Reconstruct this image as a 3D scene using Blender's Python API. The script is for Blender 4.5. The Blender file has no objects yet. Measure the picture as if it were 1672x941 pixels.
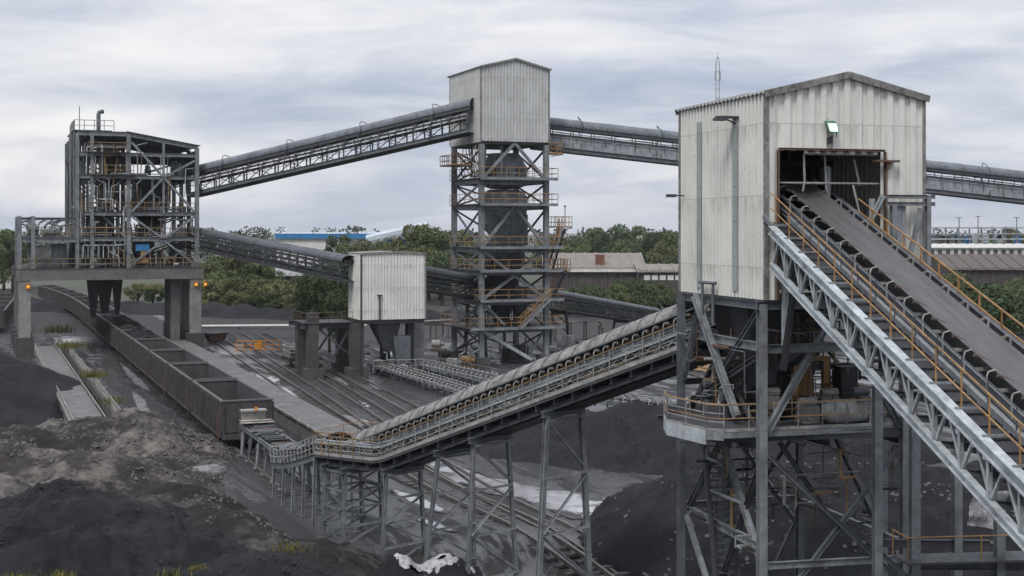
import bpy, math, random
import numpy as np
from mathutils import Vector, Matrix

random.seed(7)
SC = bpy.context.scene
COL = SC.collection
F, H, U0, HV = 2200.0, 14.0, 836.0, 378.0        # focal length in photo pixels, eye height, principal column, horizon row
PI = math.pi
V = Vector


def at(u, v, d):
    return V(((u - U0) * d / F, d, H - (v - HV) * d / F))


def gd(v, z=0.0):
    return F * (H - z) / (v - HV)


def gpt(u, v, z=0.0):
    return at(u, v, gd(v, z))


# ------------------------------------------------------------------ mesh collector
class MB:
    def __init__(s):
        s.v, s.f, s.mi = [], [], []

    def add(s, vs, fs, mi=0):
        n = len(s.v)
        s.v += [tuple(p) for p in vs]
        for f in fs:
            s.f.append(tuple(i + n for i in f))
            s.mi.append(mi)
        return s

    def box(s, c, sz, rz=0.0, mi=0):
        a, b, h = sz[0] / 2, sz[1] / 2, sz[2] / 2
        cr, sr = math.cos(rz), math.sin(rz)
        vs = []
        for z in (-h, h):
            for x, y in ((-a, -b), (a, -b), (a, b), (-a, b)):
                vs.append((c[0] + x * cr - y * sr, c[1] + x * sr + y * cr, c[2] + z))
        return s.add(vs, [(0, 3, 2, 1), (4, 5, 6, 7), (0, 1, 5, 4), (1, 2, 6, 5), (2, 3, 7, 6), (3, 0, 4, 7)], mi)

    def bx(s, x0, x1, y0, y1, z0, z1, mi=0):
        return s.box(((x0 + x1) / 2, (y0 + y1) / 2, (z0 + z1) / 2), (x1 - x0, y1 - y0, z1 - z0), 0, mi)

    def ext(s, prof, p, q, up=(0, 0, 1), mi=0):
        p, q = V(p), V(q)
        d = q - p
        if d.length < 1e-5:
            return s
        d.normalize()
        up = V(up)
        if abs(d.dot(up)) > .995:
            up = V((0, 1, 0)) if abs(d.y) < .9 else V((1, 0, 0))
        sd = d.cross(up).normalized()
        u2 = sd.cross(d)
        n = len(prof)
        vs = [p + sd * a + u2 * b for a, b in prof] + [q + sd * a + u2 * b for a, b in prof]
        fs = [(i, (i + 1) % n, n + (i + 1) % n, n + i) for i in range(n)]
        fs += [tuple(range(n - 1, -1, -1)), tuple(range(n, 2 * n))]
        return s.add(vs, fs, mi)

    def beam(s, p, q, w, h=None, up=(0, 0, 1), mi=0):
        h = h or w
        return s.ext([(-w / 2, -h / 2), (w / 2, -h / 2), (w / 2, h / 2), (-w / 2, h / 2)], p, q, up, mi)

    def ib(s, p, q, w, h=None, up=(0, 0, 1), t=None):
        h = h or w
        t = t or .12 * min(w, h)
        a, b, k = w / 2, h / 2, t * .6
        return s.ext([(-a, -b), (a, -b), (a, -b + t), (k, -b + t), (k, b - t), (a, b - t), (a, b), (-a, b), (-a, b - t),
                      (-k, b - t), (-k, -b + t), (-a, -b + t)], p, q, up)

    def ang(s, p, q, w, up=(0, 0, 1)):
        t = w * .14
        return s.ext([(0, 0), (w, 0), (w, t), (t, t), (t, w), (0, w)], p, q, up)

    def tube(s, p, q, r, n=6, r2=None):
        p, q = V(p), V(q)
        d = q - p
        if d.length < 1e-6:
            return s
        d.normalize()
        up = V((0, 0, 1)) if abs(d.z) < .95 else V((1, 0, 0))
        a = d.cross(up).normalized()
        b = a.cross(d)
        r2 = r if r2 is None else r2
        vs = [p + (a * math.cos(2 * PI * i / n) + b * math.sin(2 * PI * i / n)) * r for i in range(n)]
        vs += [q + (a * math.cos(2 * PI * i / n) + b * math.sin(2 * PI * i / n)) * r2 for i in range(n)]
        fs = [((i + 1) % n, i, n + i, n + (i + 1) % n) for i in range(n)] + [tuple(range(n)), tuple(range(2 * n - 1, n - 1, -1))]
        return s.add(vs, fs)

    def pt(s, pts, r, n=6):
        for a, b in zip(pts[:-1], pts[1:]):
            s.tube(a, b, r, n)
        return s

    def lathe(s, c, prof, n=20, axis='z'):
        vs, fs = [], []
        for r, h in prof:
            for i in range(n):
                a = 2 * PI * i / n
                x, y = r * math.cos(a), r * math.sin(a)
                o = {'z': (x, y, h), 'x': (h, x, y), 'y': (x, h, y)}[axis]
                vs.append((c[0] + o[0], c[1] + o[1], c[2] + o[2]))
        m = len(prof)
        for k in range(m - 1):
            for i in range(n):
                j = (i + 1) % n
                fs.append((k * n + i, k * n + j, (k + 1) * n + j, (k + 1) * n + i))
        fs += [tuple(range(n - 1, -1, -1)), tuple(range((m - 1) * n, m * n))]
        return s.add(vs, fs)

    def frus(s, c0, s0, c1, s1):
        """four-sided hopper shape between two horizontal rectangles"""
        vs = []
        for c, z in ((c0, s0), (c1, s1)):
            for x, y in ((-1, -1), (1, -1), (1, 1), (-1, 1)):
                vs.append((c[0] + x * z[0] / 2, c[1] + y * z[1] / 2, c[2]))
        return s.add(vs, [(0, 3, 2, 1), (4, 5, 6, 7), (0, 1, 5, 4), (1, 2, 6, 5), (2, 3, 7, 6), (3, 0, 4, 7)])

    def prism(s, poly, z0, z1):
        n = len(poly)
        vs = [(x, y, z0) for x, y in poly] + [(x, y, z1) for x, y in poly]
        return s.add(vs, [tuple(range(n - 1, -1, -1)), tuple(range(n, 2 * n))] + [(i, (i + 1) % n, n + (i + 1) % n, n + i) for i in range(n)])

    def corr(s, o, ux, length, z0, ztop, pitch=.25, depth=.035, th=.02, out=None):
        """ribbed steel sheet standing on o + ux*t, from z0 to ztop(t); out = outward normal"""
        o, ux = V(o), V(ux).normalized()
        out = V(out) if out else ux.cross(V((0, 0, 1)))
        zt = ztop if callable(ztop) else (lambda t: ztop)
        zb = z0 if callable(z0) else (lambda t: z0)
        pts, t = [], 0.0
        while t < length - 1e-4:
            for k, dd in ((0, 0), (.44, 0), (.50, 1), (.94, 1)):
                tt = t + k * pitch
                if tt < length:
                    pts.append((tt, dd * depth))
            t += pitch
        pts.append((length, 0))
        vs = []
        for tt, dd in pts:
            for off in (dd, dd - th):
                b = o + ux * tt + out * off
                vs.append((b.x, b.y, zb(tt)))
                vs.append((b.x, b.y, zt(tt)))
        fs = []
        for i in range(len(pts) - 1):
            a, b = 4 * i, 4 * i + 4
            fs += [(a, b, b + 1, a + 1), (a + 2, a + 3, b + 3, b + 2), (a + 1, b + 1, b + 3, a + 3), (a, a + 2, b + 2, b)]
        e = 4 * (len(pts) - 1)
        fs += [(0, 1, 3, 2), (e, e + 2, e + 3, e + 1)]
        return s.add(vs, fs)

    def rail(s, pts, h=1.0, sp=1.5, r=.025, mids=(.5,), n=4, toe=0.0, closed=False):
        """hand rail over a poly-line of deck points"""
        pts = [V(p) for p in pts]
        if closed:
            pts.append(pts[0])
        up = V((0, 0, 1))
        for a, b in zip(pts[:-1], pts[1:]):
            L = (b - a).length
            k = max(1, round(L / sp))
            for i in range(k + 1):
                p = a.lerp(b, i / k)
                s.tube(p, p + up * h, r, n)
            for m in (*mids, 1.0):
                s.tube(a + up * h * m, b + up * h * m, r * (.95 if m < 1 else 1.05), n)
            if toe:
                s.beam(a + up * toe / 2, b + up * toe / 2, .012, toe)
        return s

    def build(s, name, mats, parent=None, smooth=False):
        me = bpy.data.meshes.new(name)
        me.from_pydata(s.v, [], s.f)
        ms = mats if isinstance(mats, (list, tuple)) else [mats]
        for m in ms:
            me.materials.append(m)
        if len(ms) > 1:
            me.polygons.foreach_set('material_index', s.mi)
        if smooth:
            me.polygons.foreach_set('use_smooth', [True] * len(me.polygons))
        me.update()
        o = bpy.data.objects.new(name, me)
        COL.objects.link(o)
        if parent:
            o.parent = parent
        return o


def tag(o, label=None, cat=None, group=None, kind=None):
    for k, x in (('label', label), ('category', cat), ('group', group), ('kind', kind)):
        if x:
            o[k] = x
    return o


def thing(name, label, cat, loc=(0, 0, 0), rz=0.0, group=None):
    o = bpy.data.objects.new(name, None)
    o.empty_display_size = .5
    COL.objects.link(o)
    o.location = loc
    o.rotation_euler = (0, 0, rz)
    return tag(o, label, cat, group)


def kids(o):
    return [c for c in COL.objects if c.parent == o]


def dup(o, loc, rz, label, scale=None, tree=None):
    r = o.copy()
    COL.objects.link(r)
    r.location = loc
    r.rotation_euler = (0, 0, rz)
    r['label'] = label
    if scale:
        r.scale = scale
    for ch, subs in (tree or []):
        c = ch.copy()
        COL.objects.link(c)
        c.parent = r
        for g in subs:
            d = g.copy()
            COL.objects.link(d)
            d.parent = c
    return r


def family(o):
    return [(c, list(c.children)) for c in o.children]


# ------------------------------------------------------------------ value noise on arrays
def _hash(ix, iy, seed):
    n = (ix.astype(np.int64) * 374761393 + iy.astype(np.int64) * 668265263 + seed * 974711) & 0xffffffff
    n = ((n ^ (n >> 13)) * 1274126177) & 0xffffffff
    return ((n ^ (n >> 16)) & 0xffff) / 65535.0


def vnoise(x, y, seed=0):
    ix, iy = np.floor(x), np.floor(y)
    fx, fy = x - ix, y - iy
    fx, fy = fx * fx * (3 - 2 * fx), fy * fy * (3 - 2 * fy)
    a, b = _hash(ix, iy, seed), _hash(ix + 1, iy, seed)
    c, d = _hash(ix, iy + 1, seed), _hash(ix + 1, iy + 1, seed)
    return (a + (b - a) * fx) * (1 - fy) + (c + (d - c) * fx) * fy


def fbm(x, y, sc, seed=0, octv=5, gain=.5):
    t, amp, tot = 0, 1.0, 0
    for k in range(octv):
        t = t + amp * (vnoise(x * sc * 2 ** k, y * sc * 2 ** k, seed + k * 17) - .5)
        tot += amp
        amp *= gain
    return t / tot * 2


def ridged(x, y, sc, seed=0, octv=4):
    t, amp, tot = 0, 1.0, 0
    for k in range(octv):
        t = t + amp * (1 - np.abs(2 * vnoise(x * sc * 2 ** k, y * sc * 2 ** k, seed + 31 * k) - 1))
        tot += amp
        amp *= .5
    return t / tot - .5
# ------------------------------------------------------------------ materials
class NT:
    def __init__(s, name):
        s.m = bpy.data.materials.new(name)
        s.m.use_nodes = True
        s.t = s.m.node_tree
        s.b = s.t.nodes['Principled BSDF']
        s.out = s.t.nodes['Material Output']

    def n(s, typ, **kw):
        nd = s.t.nodes.new(typ)
        for k, x in kw.items():
            setattr(nd, k, x)
        return nd

    def l(s, a, b):
        s.t.links.new(a, b)

    def coords(s, scale=(1, 1, 1), rnd=True, rot=(0, 0, 0), world=False):
        mp = s.n('ShaderNodeMapping')
        mp.inputs['Scale'].default_value = scale
        mp.inputs['Rotation'].default_value = rot
        if world:
            s.l(s.n('ShaderNodeNewGeometry').outputs['Position'], mp.inputs['Vector'])
        else:
            tc = s.n('ShaderNodeTexCoord')
            s.l(tc.outputs['Object'], mp.inputs['Vector'])
        if rnd:
            oi = s.n('ShaderNodeObjectInfo')
            mu = s.n('ShaderNodeMath', operation='MULTIPLY')
            mu.inputs[1].default_value = 71.0
            s.l(oi.outputs['Random'], mu.inputs[0])
            ad = s.n('ShaderNodeVectorMath', operation='ADD')
            s.l(mp.outputs[0], ad.inputs[0])
            s.l(mu.outputs[0], ad.inputs[1])
            return ad.outputs[0]
        return mp.outputs[0]

    def noise(s, co, scale, detail=5, rough=.6, dist=0.0):
        nd = s.n('ShaderNodeTexNoise')
        nd.inputs['Scale'].default_value = scale
        nd.inputs['Detail'].default_value = detail
        nd.inputs['Roughness'].default_value = rough
        nd.inputs['Distortion'].default_value = dist
        s.l(co, nd.inputs['Vector'])
        return nd.outputs['Fac']

    def ramp(s, fac, a, b, ca=0.0, cb=1.0):
        """grey or colour ramp between positions a and b"""
        r = s.n('ShaderNodeValToRGB')
        f = lambda c: (*c, 1) if isinstance(c, (tuple, list)) else (c, c, c, 1)
        r.color_ramp.elements[0].position = a
        r.color_ramp.elements[0].color = f(ca)
        r.color_ramp.elements[1].position = b
        r.color_ramp.elements[1].color = f(cb)
        s.l(fac, r.inputs[0])
        return r.outputs[0]

    def mix(s, fac, a, b, mode='MIX'):
        m = s.n('ShaderNodeMix', data_type='RGBA', blend_type=mode)
        for i, x in ((0, fac), (6, a), (7, b)):
            if isinstance(x, (tuple, list)):
                m.inputs[i].default_value = (*x, 1)
            elif isinstance(x, (int, float)):
                m.inputs[i].default_value = x
            else:
                s.l(x, m.inputs[i])
        return m.outputs[2]

    def mul(s, a, b, op='MULTIPLY'):
        m = s.n('ShaderNodeMath', operation=op)
        for i, x in enumerate((a, b)):
            if isinstance(x, (int, float)):
                m.inputs[i].default_value = x
            else:
                s.l(x, m.inputs[i])
        return m.outputs[0]

    def bump(s, h, strength=.3, dist=.02):
        b = s.n('ShaderNodeBump')
        b.inputs['Strength'].default_value = strength
        b.inputs['Distance'].default_value = dist
        s.l(h, b.inputs['Height'])
        s.l(b.outputs[0], s.b.inputs['Normal'])

    def done(s, col, rough=.7, metal=0.0, spec=None):
        for nm, x in (('Base Color', col), ('Roughness', rough), ('Metallic', metal)):
            if isinstance(x, (tuple, list)):
                s.b.inputs[nm].default_value = (*x, 1)
            elif isinstance(x, (int, float)):
                s.b.inputs[nm].default_value = x
            else:
                s.l(x, s.b.inputs[nm])
        if spec is not None:
            s.b.inputs['Specular IOR Level'].default_value = spec
        return s.m


def tint(c, k):
    return tuple(x * k for x in c)


RUST = (.13, .062, .032)


def steel(name, base, rough=.55, rust=.3, grime=.5, sc=1.0, dust=(.035, .035, .038), metal=0.0):
    """painted steel: patchy paint, coal grime, rust freckles and runs"""
    t = NT(name)
    co = t.coords((sc, sc, sc))
    a = t.noise(co, .9, 6, .65)
    c = t.mix(t.ramp(a, .3, .7), tint(base, .62), tint(base, 1.25))
    g = t.noise(co, 2.7, 8, .7, .4)
    c = t.mix(t.mul(t.ramp(g, .46, .72), grime), c, dust)
    st = t.noise(t.coords((3 * sc, 3 * sc, .35 * sc)), 2.0, 5, .65)
    c = t.mix(t.mul(t.ramp(st, .52, .74), grime * .7), c, tint(dust, 1.3))
    r = t.noise(co, 6.5, 7, .75)
    r2 = t.noise(co, .6, 3, .5)
    rm = t.mul(t.ramp(r, .55, .64), t.ramp(r2, .42, .62))
    c = t.mix(t.mul(rm, rust), c, RUST)
    dk = t.noise(t.coords((1.2 * sc, 1.2 * sc, .5 * sc)), 1.1, 6, .7, .6)
    c = t.mix(t.mul(t.ramp(dk, .54, .66), grime * .8), c, tint(dust, .8))
    t.bump(g, .2, .012)
    return t.done(c, t.ramp(g, .3, .8, rough - .1, min(1, rough + .25)), metal, .35)


def clad(name, base, stain=(.15, .135, .11), amt=.22, rust=.5, lap=2.15):
    """ribbed wall sheet: chalky paint, vertical dirt runs, rust at the laps"""
    t = NT(name)
    co = t.coords((1, 1, 1))
    a = t.noise(co, .5, 6, .6)
    c = t.mix(t.ramp(a, .32, .68), tint(base, .86), tint(base, 1.06))
    st = t.noise(t.coords((6, 6, .22)), 1.6, 6, .7)
    c = t.mix(t.mul(t.ramp(st, .5, .78), amt), c, stain)
    st2 = t.noise(t.coords((14, 14, .6)), 1.0, 4, .6)
    c = t.mix(t.mul(t.ramp(st2, .56, .8), amt * .8), c, tint(stain, .6))
    b = t.noise(co, 1.3, 8, .72, .5)
    c = t.mix(t.mul(t.ramp(b, .57, .72), amt * .6), c, tint(stain, .8))
    r = t.noise(co, 9, 6, .75)
    r2 = t.noise(t.coords((2, 2, .25)), 1.1, 3, .5)
    c = t.mix(t.mul(t.mul(t.ramp(r, .55, .65), t.ramp(r2, .5, .66)), rust), c, tint(RUST, 1.3))
    sp = t.n('ShaderNodeSeparateXYZ')
    t.l(t.coords((1, 1, 1), rnd=False), sp.inputs[0])
    fr = t.mul(t.mul(sp.outputs['Z'], lap, 'DIVIDE'), 1.0, 'MODULO')
    ln = t.ramp(fr, .012, .02, 1, 0)
    sm = t.mul(t.ramp(fr, .0, .16, 0, 1), .0, 'ADD')
    c = t.mix(t.mul(ln, .28), c, tint(stain, .35))
    dn = t.noise(t.coords((3, 3, .5)), 1.4, 5, .7)
    c = t.mix(t.mul(t.mul(t.ramp(fr, .72, 1.0), t.ramp(dn, .46, .66)), .45), c, tint(stain, .7))
    t.bump(b, .12, .015)
    return t.done(c, .62, 0, .3)


def rough_stuff(name, c1, c2, c3=None, sc=1.0, bump=.6, dist=.06, rough=.9, amt3=.4, world=True, spec=.14, speck=None):
    """loose material: coal, spoil, ballast"""
    t = NT(name)
    co = t.coords((sc, sc, sc), rnd=False, world=world)
    a = t.noise(co, .16, 8, .70, .2)
    c = t.mix(t.ramp(a, .36, .64), c1, c2)
    b = t.noise(co, 1.6, 10, .78, .3)
    c = t.mix(t.mul(t.ramp(b, .42, .7), .65), c, tint(c1, .5))
    if c3:
        d = t.noise(co, .34, 9, .76, .25)
        c = t.mix(t.mul(t.ramp(d, .5, .62), amt3), c, c3)
    if speck:
        e = t.noise(co, 5.5, 6, .8)
        c = t.mix(t.ramp(e, .63, .7), c, speck)
    h = t.noise(co, 2.4, 12, .8)
    t.bump(h, bump, dist)
    return t.done(c, t.ramp(b, .3, .7, rough, max(.35, rough - .25)), 0, spec)


def concrete(name, base, amt=.5):
    t = NT(name)
    co = t.coords((1, 1, 1))
    a = t.noise(co, .7, 8, .68, .4)
    c = t.mix(t.ramp(a, .32, .7), tint(base, .6), tint(base, 1.2))
    st = t.noise(t.coords((4, 4, .3)), 1.5, 6, .7)
    c = t.mix(t.mul(t.ramp(st, .48, .72), amt), c, (.04, .04, .042))
    f = t.noise(co, 7, 8, .75)
    c = t.mix(t.mul(t.ramp(f, .5, .75), .4), c, tint(base, .45))
    t.bump(f, .25, .015)
    return t.done(c, .85, 0, .25)


def leafmat(name, c1, c2):
    t = NT(name)
    oi = t.n('ShaderNodeObjectInfo')
    co = t.coords((1, 1, 1))
    a = t.noise(co, .55, 5, .6)
    b = t.noise(co, 7, 2, .5)
    c = t.mix(t.ramp(a, .35, .65), c1, c2)
    c = t.mix(t.mul(t.ramp(b, .4, .7), .55), c, tint(c2, 1.5))
    c = t.mix(t.mul(t.ramp(oi.outputs['Random'], .55, 1.0), .6), c, (.125, .118, .050))
    c = t.mix(t.mul(t.ramp(oi.outputs['Random'], .0, .4, 1, 0), .6), c, tint(c1, .55))
    t.done(c, .75, 0, .2)
    t.b.inputs['Subsurface Weight'].default_value = 0
    return t.m


M = {}
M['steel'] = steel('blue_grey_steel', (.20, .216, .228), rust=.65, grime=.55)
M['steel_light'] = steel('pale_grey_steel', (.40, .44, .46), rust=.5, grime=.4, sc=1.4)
M['steel_dark'] = steel('dark_sooty_steel', (.062, .067, .074), rust=.4, grime=.7)
M['steel_mid'] = steel('mid_grey_steel', (.12, .135, .15), rust=.6, grime=.6)
M['black_steel'] = steel('coal_black_steel', (.022, .023, .026), rust=.3, grime=.6)
M['galv'] = steel('galvanised_steel', (.30, .295, .28), rough=.5, rust=.6, grime=.45, sc=2)
M['yellow'] = steel('yellow_rail_paint', (.33, .19, .072), rust=.75, grime=.45, sc=2.5)
M['yellow_dull'] = steel('weathered_yellow_paint', (.27, .175, .075), rust=.85, grime=.6, sc=2.5)
M['rusty'] = steel('rusted_steel', (.12, .07, .045), rust=.8, grime=.5, sc=2)
M['orange'] = steel('orange_paint', (.60, .24, .03), rust=.4, grime=.35, sc=2)
M['blue'] = steel('blue_paint', (.03, .16, .36), rust=.1, grime=.25)
M['hood_dark'] = steel('sooty_belt_hood', (.085, .095, .11), rough=.5, rust=.15, grime=.6, sc=.8)
M['hood'] = steel('grey_belt_hood', (.15, .168, .19), rough=.5, rust=.12, grime=.55, sc=.8)
M['hood_pale'] = steel('weathered_pale_hood', (.24, .235, .22), rough=.6, rust=.3, grime=.8, sc=1.8)
M['panel'] = steel('grey_side_panel', (.27, .29, .31), rough=.5, rust=.2, grime=.5, sc=.8)
M['clad'] = clad('chalky_white_sheeting', (.66, .66, .62))
M['clad_grey'] = clad('weathered_grey_sheeting', (.52, .53, .52), amt=.45)
M['clad_old'] = clad('old_white_sheeting', (.62, .615, .58), amt=.5)
M['roof'] = clad('roof_sheeting', (.26, .265, .26), amt=.6)
M['skylight'] = clad('translucent_strip', (.30, .34, .33), amt=.6, rust=.05)
M['conc'] = concrete('stained_concrete', (.155, .155, .152), .6)
M['conc_pale'] = concrete('pale_concrete', (.25, .247, .24), .5)
M['conc_dark'] = concrete('sooty_concrete', (.075, .074, .073), .7)
M['wagon'] = steel('sooty_wagon_steel', (.066, .062, .062), rough=.7, rust=.75, grime=.5, sc=.7, dust=(.03, .03, .032))
M['rim'] = steel('worn_wagon_rim', (.105, .10, .10), rough=.6, rust=.5, grime=.4)
M['wagon_in'] = steel('worn_wagon_lining', (.068, .07, .078), rough=.6, rust=.2, grime=.4, sc=.7)
M['coal'] = rough_stuff('coal', (.008, .008, .010), (.020, .020, .0235), (.040, .039, .042), amt3=.35, bump=.8, speck=(.10, .10, .105))
M['coal_fine'] = rough_stuff('fine_coal', (.010, .010, .0125), (.021, .0205, .0235), (.036, .035, .037), sc=.9, amt3=.3, bump=.5, speck=(.075, .075, .08))
M['spoil'] = rough_stuff('brown_grey_spoil', (.020, .0185, .0175), (.056, .050, .046), (.19, .172, .158), amt3=.75, bump=.9, dist=.09, speck=(.23, .21, .20))
M['mixed'] = rough_stuff('spoil_over_coal', (.012, .0117, .0125), (.030, .028, .027), (.11, .10, .094), amt3=.5, bump=.8, dist=.08, speck=(.15, .14, .135))
M['rail'] = steel('worn_rail', (.11, .10, .095), rough=.42, rust=.5, grime=.3)
M['sleeper'] = concrete('dirty_sleeper', (.085, .08, .075), .6)
M['rubber'] = None
t_ = NT('conveyor_rubber')
c_ = t_.coords((.18, 5, 1))
n_ = t_.noise(c_, 1.4, 7, .65)
cc_ = t_.mix(t_.ramp(n_, .3, .72), (.050, .049, .050), (.105, .10, .102))
n2_ = t_.noise(t_.coords((1, 1, 1)), 6, 6, .7)
cc_ = t_.mix(t_.mul(t_.ramp(n2_, .5, .75), .5), cc_, (.035, .034, .035))
M['rubber'] = t_.done(cc_, .55, 0, .4)
M['belt_dark'] = steel('coal_dusted_belt', (.03, .03, .032), rust=0, grime=.3)
M['roller'] = steel('idler_roller', (.11, .085, .075), rust=.6, grime=.5, sc=3)
M['hook'] = steel('worn_idler_arm', (.50, .50, .49), rough=.45, rust=.4, grime=.35, sc=4)
M['arm'] = steel('grimy_idler_arm', (.30, .30, .29), rust=.4, grime=.6, sc=4)
M['tarp'] = steel('pale_woven_sack', (.40, .41, .40), rough=.85, rust=0, grime=.5, sc=2.5)
M['plastic'] = steel('white_plastic_sheet', (.46, .455, .47), rough=.45, rust=0, grime=.85, sc=3.5)
M['timber'] = steel('weathered_boards', (.33, .30, .26), rough=.85, rust=.1, grime=.5, sc=2)
M['brick'] = concrete('red_brown_brick', (.20, .085, .06), .3)
M['far_white'] = clad('far_white_wall', (.62, .61, .58), amt=.3)
M['far_roof'] = clad('far_beige_roof', (.20, .178, .155), amt=.45)
M['far_brown'] = clad('far_brown_wall', (.065, .054, .053), amt=.4)
M['far_brown_roof'] = clad('far_brown_roof', (.095, .073, .066), amt=.5)
M['far_blue'] = clad('far_blue_fascia', (.02, .16, .36), amt=.2, rust=0)
M['far_sheet'] = clad('far_pale_blue_sheet', (.45, .50, .55), amt=.25, rust=0)
M['bark'] = rough_stuff('bark', (.035, .028, .022), (.07, .055, .043), sc=4, bump=.4, world=False)
M['leaf_a'] = leafmat('leaves_mid_green', (.055, .080, .034), (.115, .14, .062))
M['leaf_b'] = leafmat('leaves_dark_green', (.032, .052, .026), (.072, .102, .048))
M['leaf_c'] = leafmat('leaves_yellow_green', (.088, .105, .038), (.155, .165, .078))
M['leaf_far'] = leafmat('leaves_far', (.055, .070, .048), (.09, .11, .075))  # lighter, greyer greens carry distance haze in the leaf colour
M['weed'] = leafmat('weed_leaves', (.06, .066, .016), (.15, .13, .03))


M['mud'] = rough_stuff('wet_mud', (.016, .0155, .017), (.03, .029, .031), sc=1.2, bump=.3, rough=.36, spec=.6)


def lamp_mat(name, col, strength, base=(.8, .8, .8)):
    t = NT(name)
    t.done(base, .3)
    t.b.inputs['Emission Color'].default_value = (*col, 1)
    t.b.inputs['Emission Strength'].default_value = strength
    return t.m


M['lamp'] = lamp_mat('floodlight_glow', (.32, 1.0, .48), 1.15)
M['green_rim'] = steel('greenish_lamp_housing', (.10, .22, .14), rust=.1, grime=.3)
M['amber'] = lamp_mat('amber_lamp', (1.0, .42, .04), .45, (.7, .3, .03))


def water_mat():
    t = NT('sky_paled_water')
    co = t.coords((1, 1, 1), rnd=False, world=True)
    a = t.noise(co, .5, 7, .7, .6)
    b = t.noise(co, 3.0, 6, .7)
    c = t.mix(t.ramp(a, .35, .65), (.20, .198, .21), (.42, .415, .435))  # pale tones put the sky's reflection into the water colour
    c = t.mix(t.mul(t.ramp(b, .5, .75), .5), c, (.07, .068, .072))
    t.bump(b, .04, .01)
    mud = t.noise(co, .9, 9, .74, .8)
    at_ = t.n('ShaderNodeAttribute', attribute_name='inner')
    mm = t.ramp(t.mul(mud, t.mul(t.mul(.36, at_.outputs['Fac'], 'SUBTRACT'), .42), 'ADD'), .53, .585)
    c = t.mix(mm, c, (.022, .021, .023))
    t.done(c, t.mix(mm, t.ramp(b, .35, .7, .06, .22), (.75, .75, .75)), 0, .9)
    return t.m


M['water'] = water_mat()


def haze_mat():
    m = bpy.data.materials.new('haze_air')
    m.use_nodes = True
    t = m.node_tree
    t.nodes.remove(t.nodes['Principled BSDF'])
    v = t.nodes.new('ShaderNodeVolumePrincipled')
    v.inputs['Color'].default_value = (.86, .89, .93, 1)
    v.inputs['Density'].default_value = .00009
    t.links.new(v.outputs[0], t.nodes['Material Output'].inputs['Volume'])
    return m


M['haze'] = haze_mat()
# ------------------------------------------------------------------ camera, light, sky
cam = bpy.data.cameras.new('camera')
cam.sensor_width = 36.0
cam.lens = F / 1672 * 36
cam.shift_y = -(470.5 - HV) / 1672
cam.clip_start, cam.clip_end = .5, 12000
co_ = bpy.data.objects.new('camera', cam)
co_.location = (0, 0, H)
co_.rotation_euler = (PI / 2, 0, 0)
COL.objects.link(co_)
SC.camera = co_

SUN_EL, SUN_AZ = math.radians(52), math.radians(205)     # azimuth clockwise from +Y: behind the camera, a little left
sl = bpy.data.lights.new('sun', 'SUN')
sl.energy, sl.angle, sl.color = 1.2, math.radians(18), (1.0, .965, .92)
so = bpy.data.objects.new('sun', sl)
so.rotation_euler = (PI / 2 - SUN_EL, 0, PI - SUN_AZ)
COL.objects.link(so)

W = bpy.data.worlds.new('World')
SC.world = W
W.use_nodes = True
wt = W.node_tree
wn, wl = wt.nodes, wt.links
bg = wn['Background']
sky = wn.new('ShaderNodeTexSky')
sky.sky_type = 'NISHITA'
sky.sun_disc = False
sky.sun_elevation, sky.sun_rotation = SUN_EL, SUN_AZ
sky.air_density, sky.dust_density, sky.ozone_density = 1.0, 2.0, 1.0


def wnode(t, **kw):
    nd = wn.new(t)
    for k, x in kw.items():
        setattr(nd, k, x)
    return nd


tc = wnode('ShaderNodeTexCoord')
sep = wnode('ShaderNodeSeparateXYZ')
wl.new(tc.outputs['Generated'], sep.inputs[0])
zc = wnode('ShaderNodeMath', operation='MAXIMUM')
wl.new(sep.outputs['Z'], zc.inputs[0])
zc.inputs[1].default_value = 0.0
za = wnode('ShaderNodeMath', operation='ADD')
wl.new(zc.outputs[0], za.inputs[0])
za.inputs[1].default_value = .11
dx = wnode('ShaderNodeMath', operation='DIVIDE')
dy = wnode('ShaderNodeMath', operation='DIVIDE')
for d_, c_ in ((dx, 'X'), (dy, 'Y')):
    wl.new(sep.outputs[c_], d_.inputs[0])
    wl.new(za.outputs[0], d_.inputs[1])
cmb = wnode('ShaderNodeCombineXYZ')
wl.new(dx.outputs[0], cmb.inputs[0])
wl.new(dy.outputs[0], cmb.inputs[1])


def wnoise(scale, detail, rough, off, sx=1.0, dist=0.0):
    mp = wnode('ShaderNodeMapping')
    mp.inputs['Location'].default_value = off
    mp.inputs['Rotation'].default_value = (0, math.radians(sx * 3), 0)
    mp.inputs['Scale'].default_value = (1, 1, 5.0)
    wl.new(tc.outputs['Generated'], mp.inputs[0])
    nz = wnode('ShaderNodeTexNoise')
    nz.inputs['Scale'].default_value = scale
    nz.inputs['Detail'].default_value = detail
    nz.inputs['Roughness'].default_value = rough
    nz.inputs['Distortion'].default_value = dist
    wl.new(mp.outputs[0], nz.inputs['Vector'])
    return nz.outputs['Fac']


def wramp(fac, stops):
    r = wnode('ShaderNodeValToRGB')
    el = r.color_ramp.elements
    while len(el) < len(stops):
        el.new(.5)
    for e, (p, c) in zip(el, stops):
        e.position, e.color = p, (*c, 1)
    wl.new(fac, r.inputs[0])
    return r.outputs[0]


def wmix(fac, a, b):
    m = wnode('ShaderNodeMix', data_type='RGBA')
    if isinstance(fac, float):
        m.inputs[0].default_value = fac
    else:
        wl.new(fac, m.inputs[0])
    wl.new(a, m.inputs[6])
    wl.new(b, m.inputs[7])
    return m.outputs[2]


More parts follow.
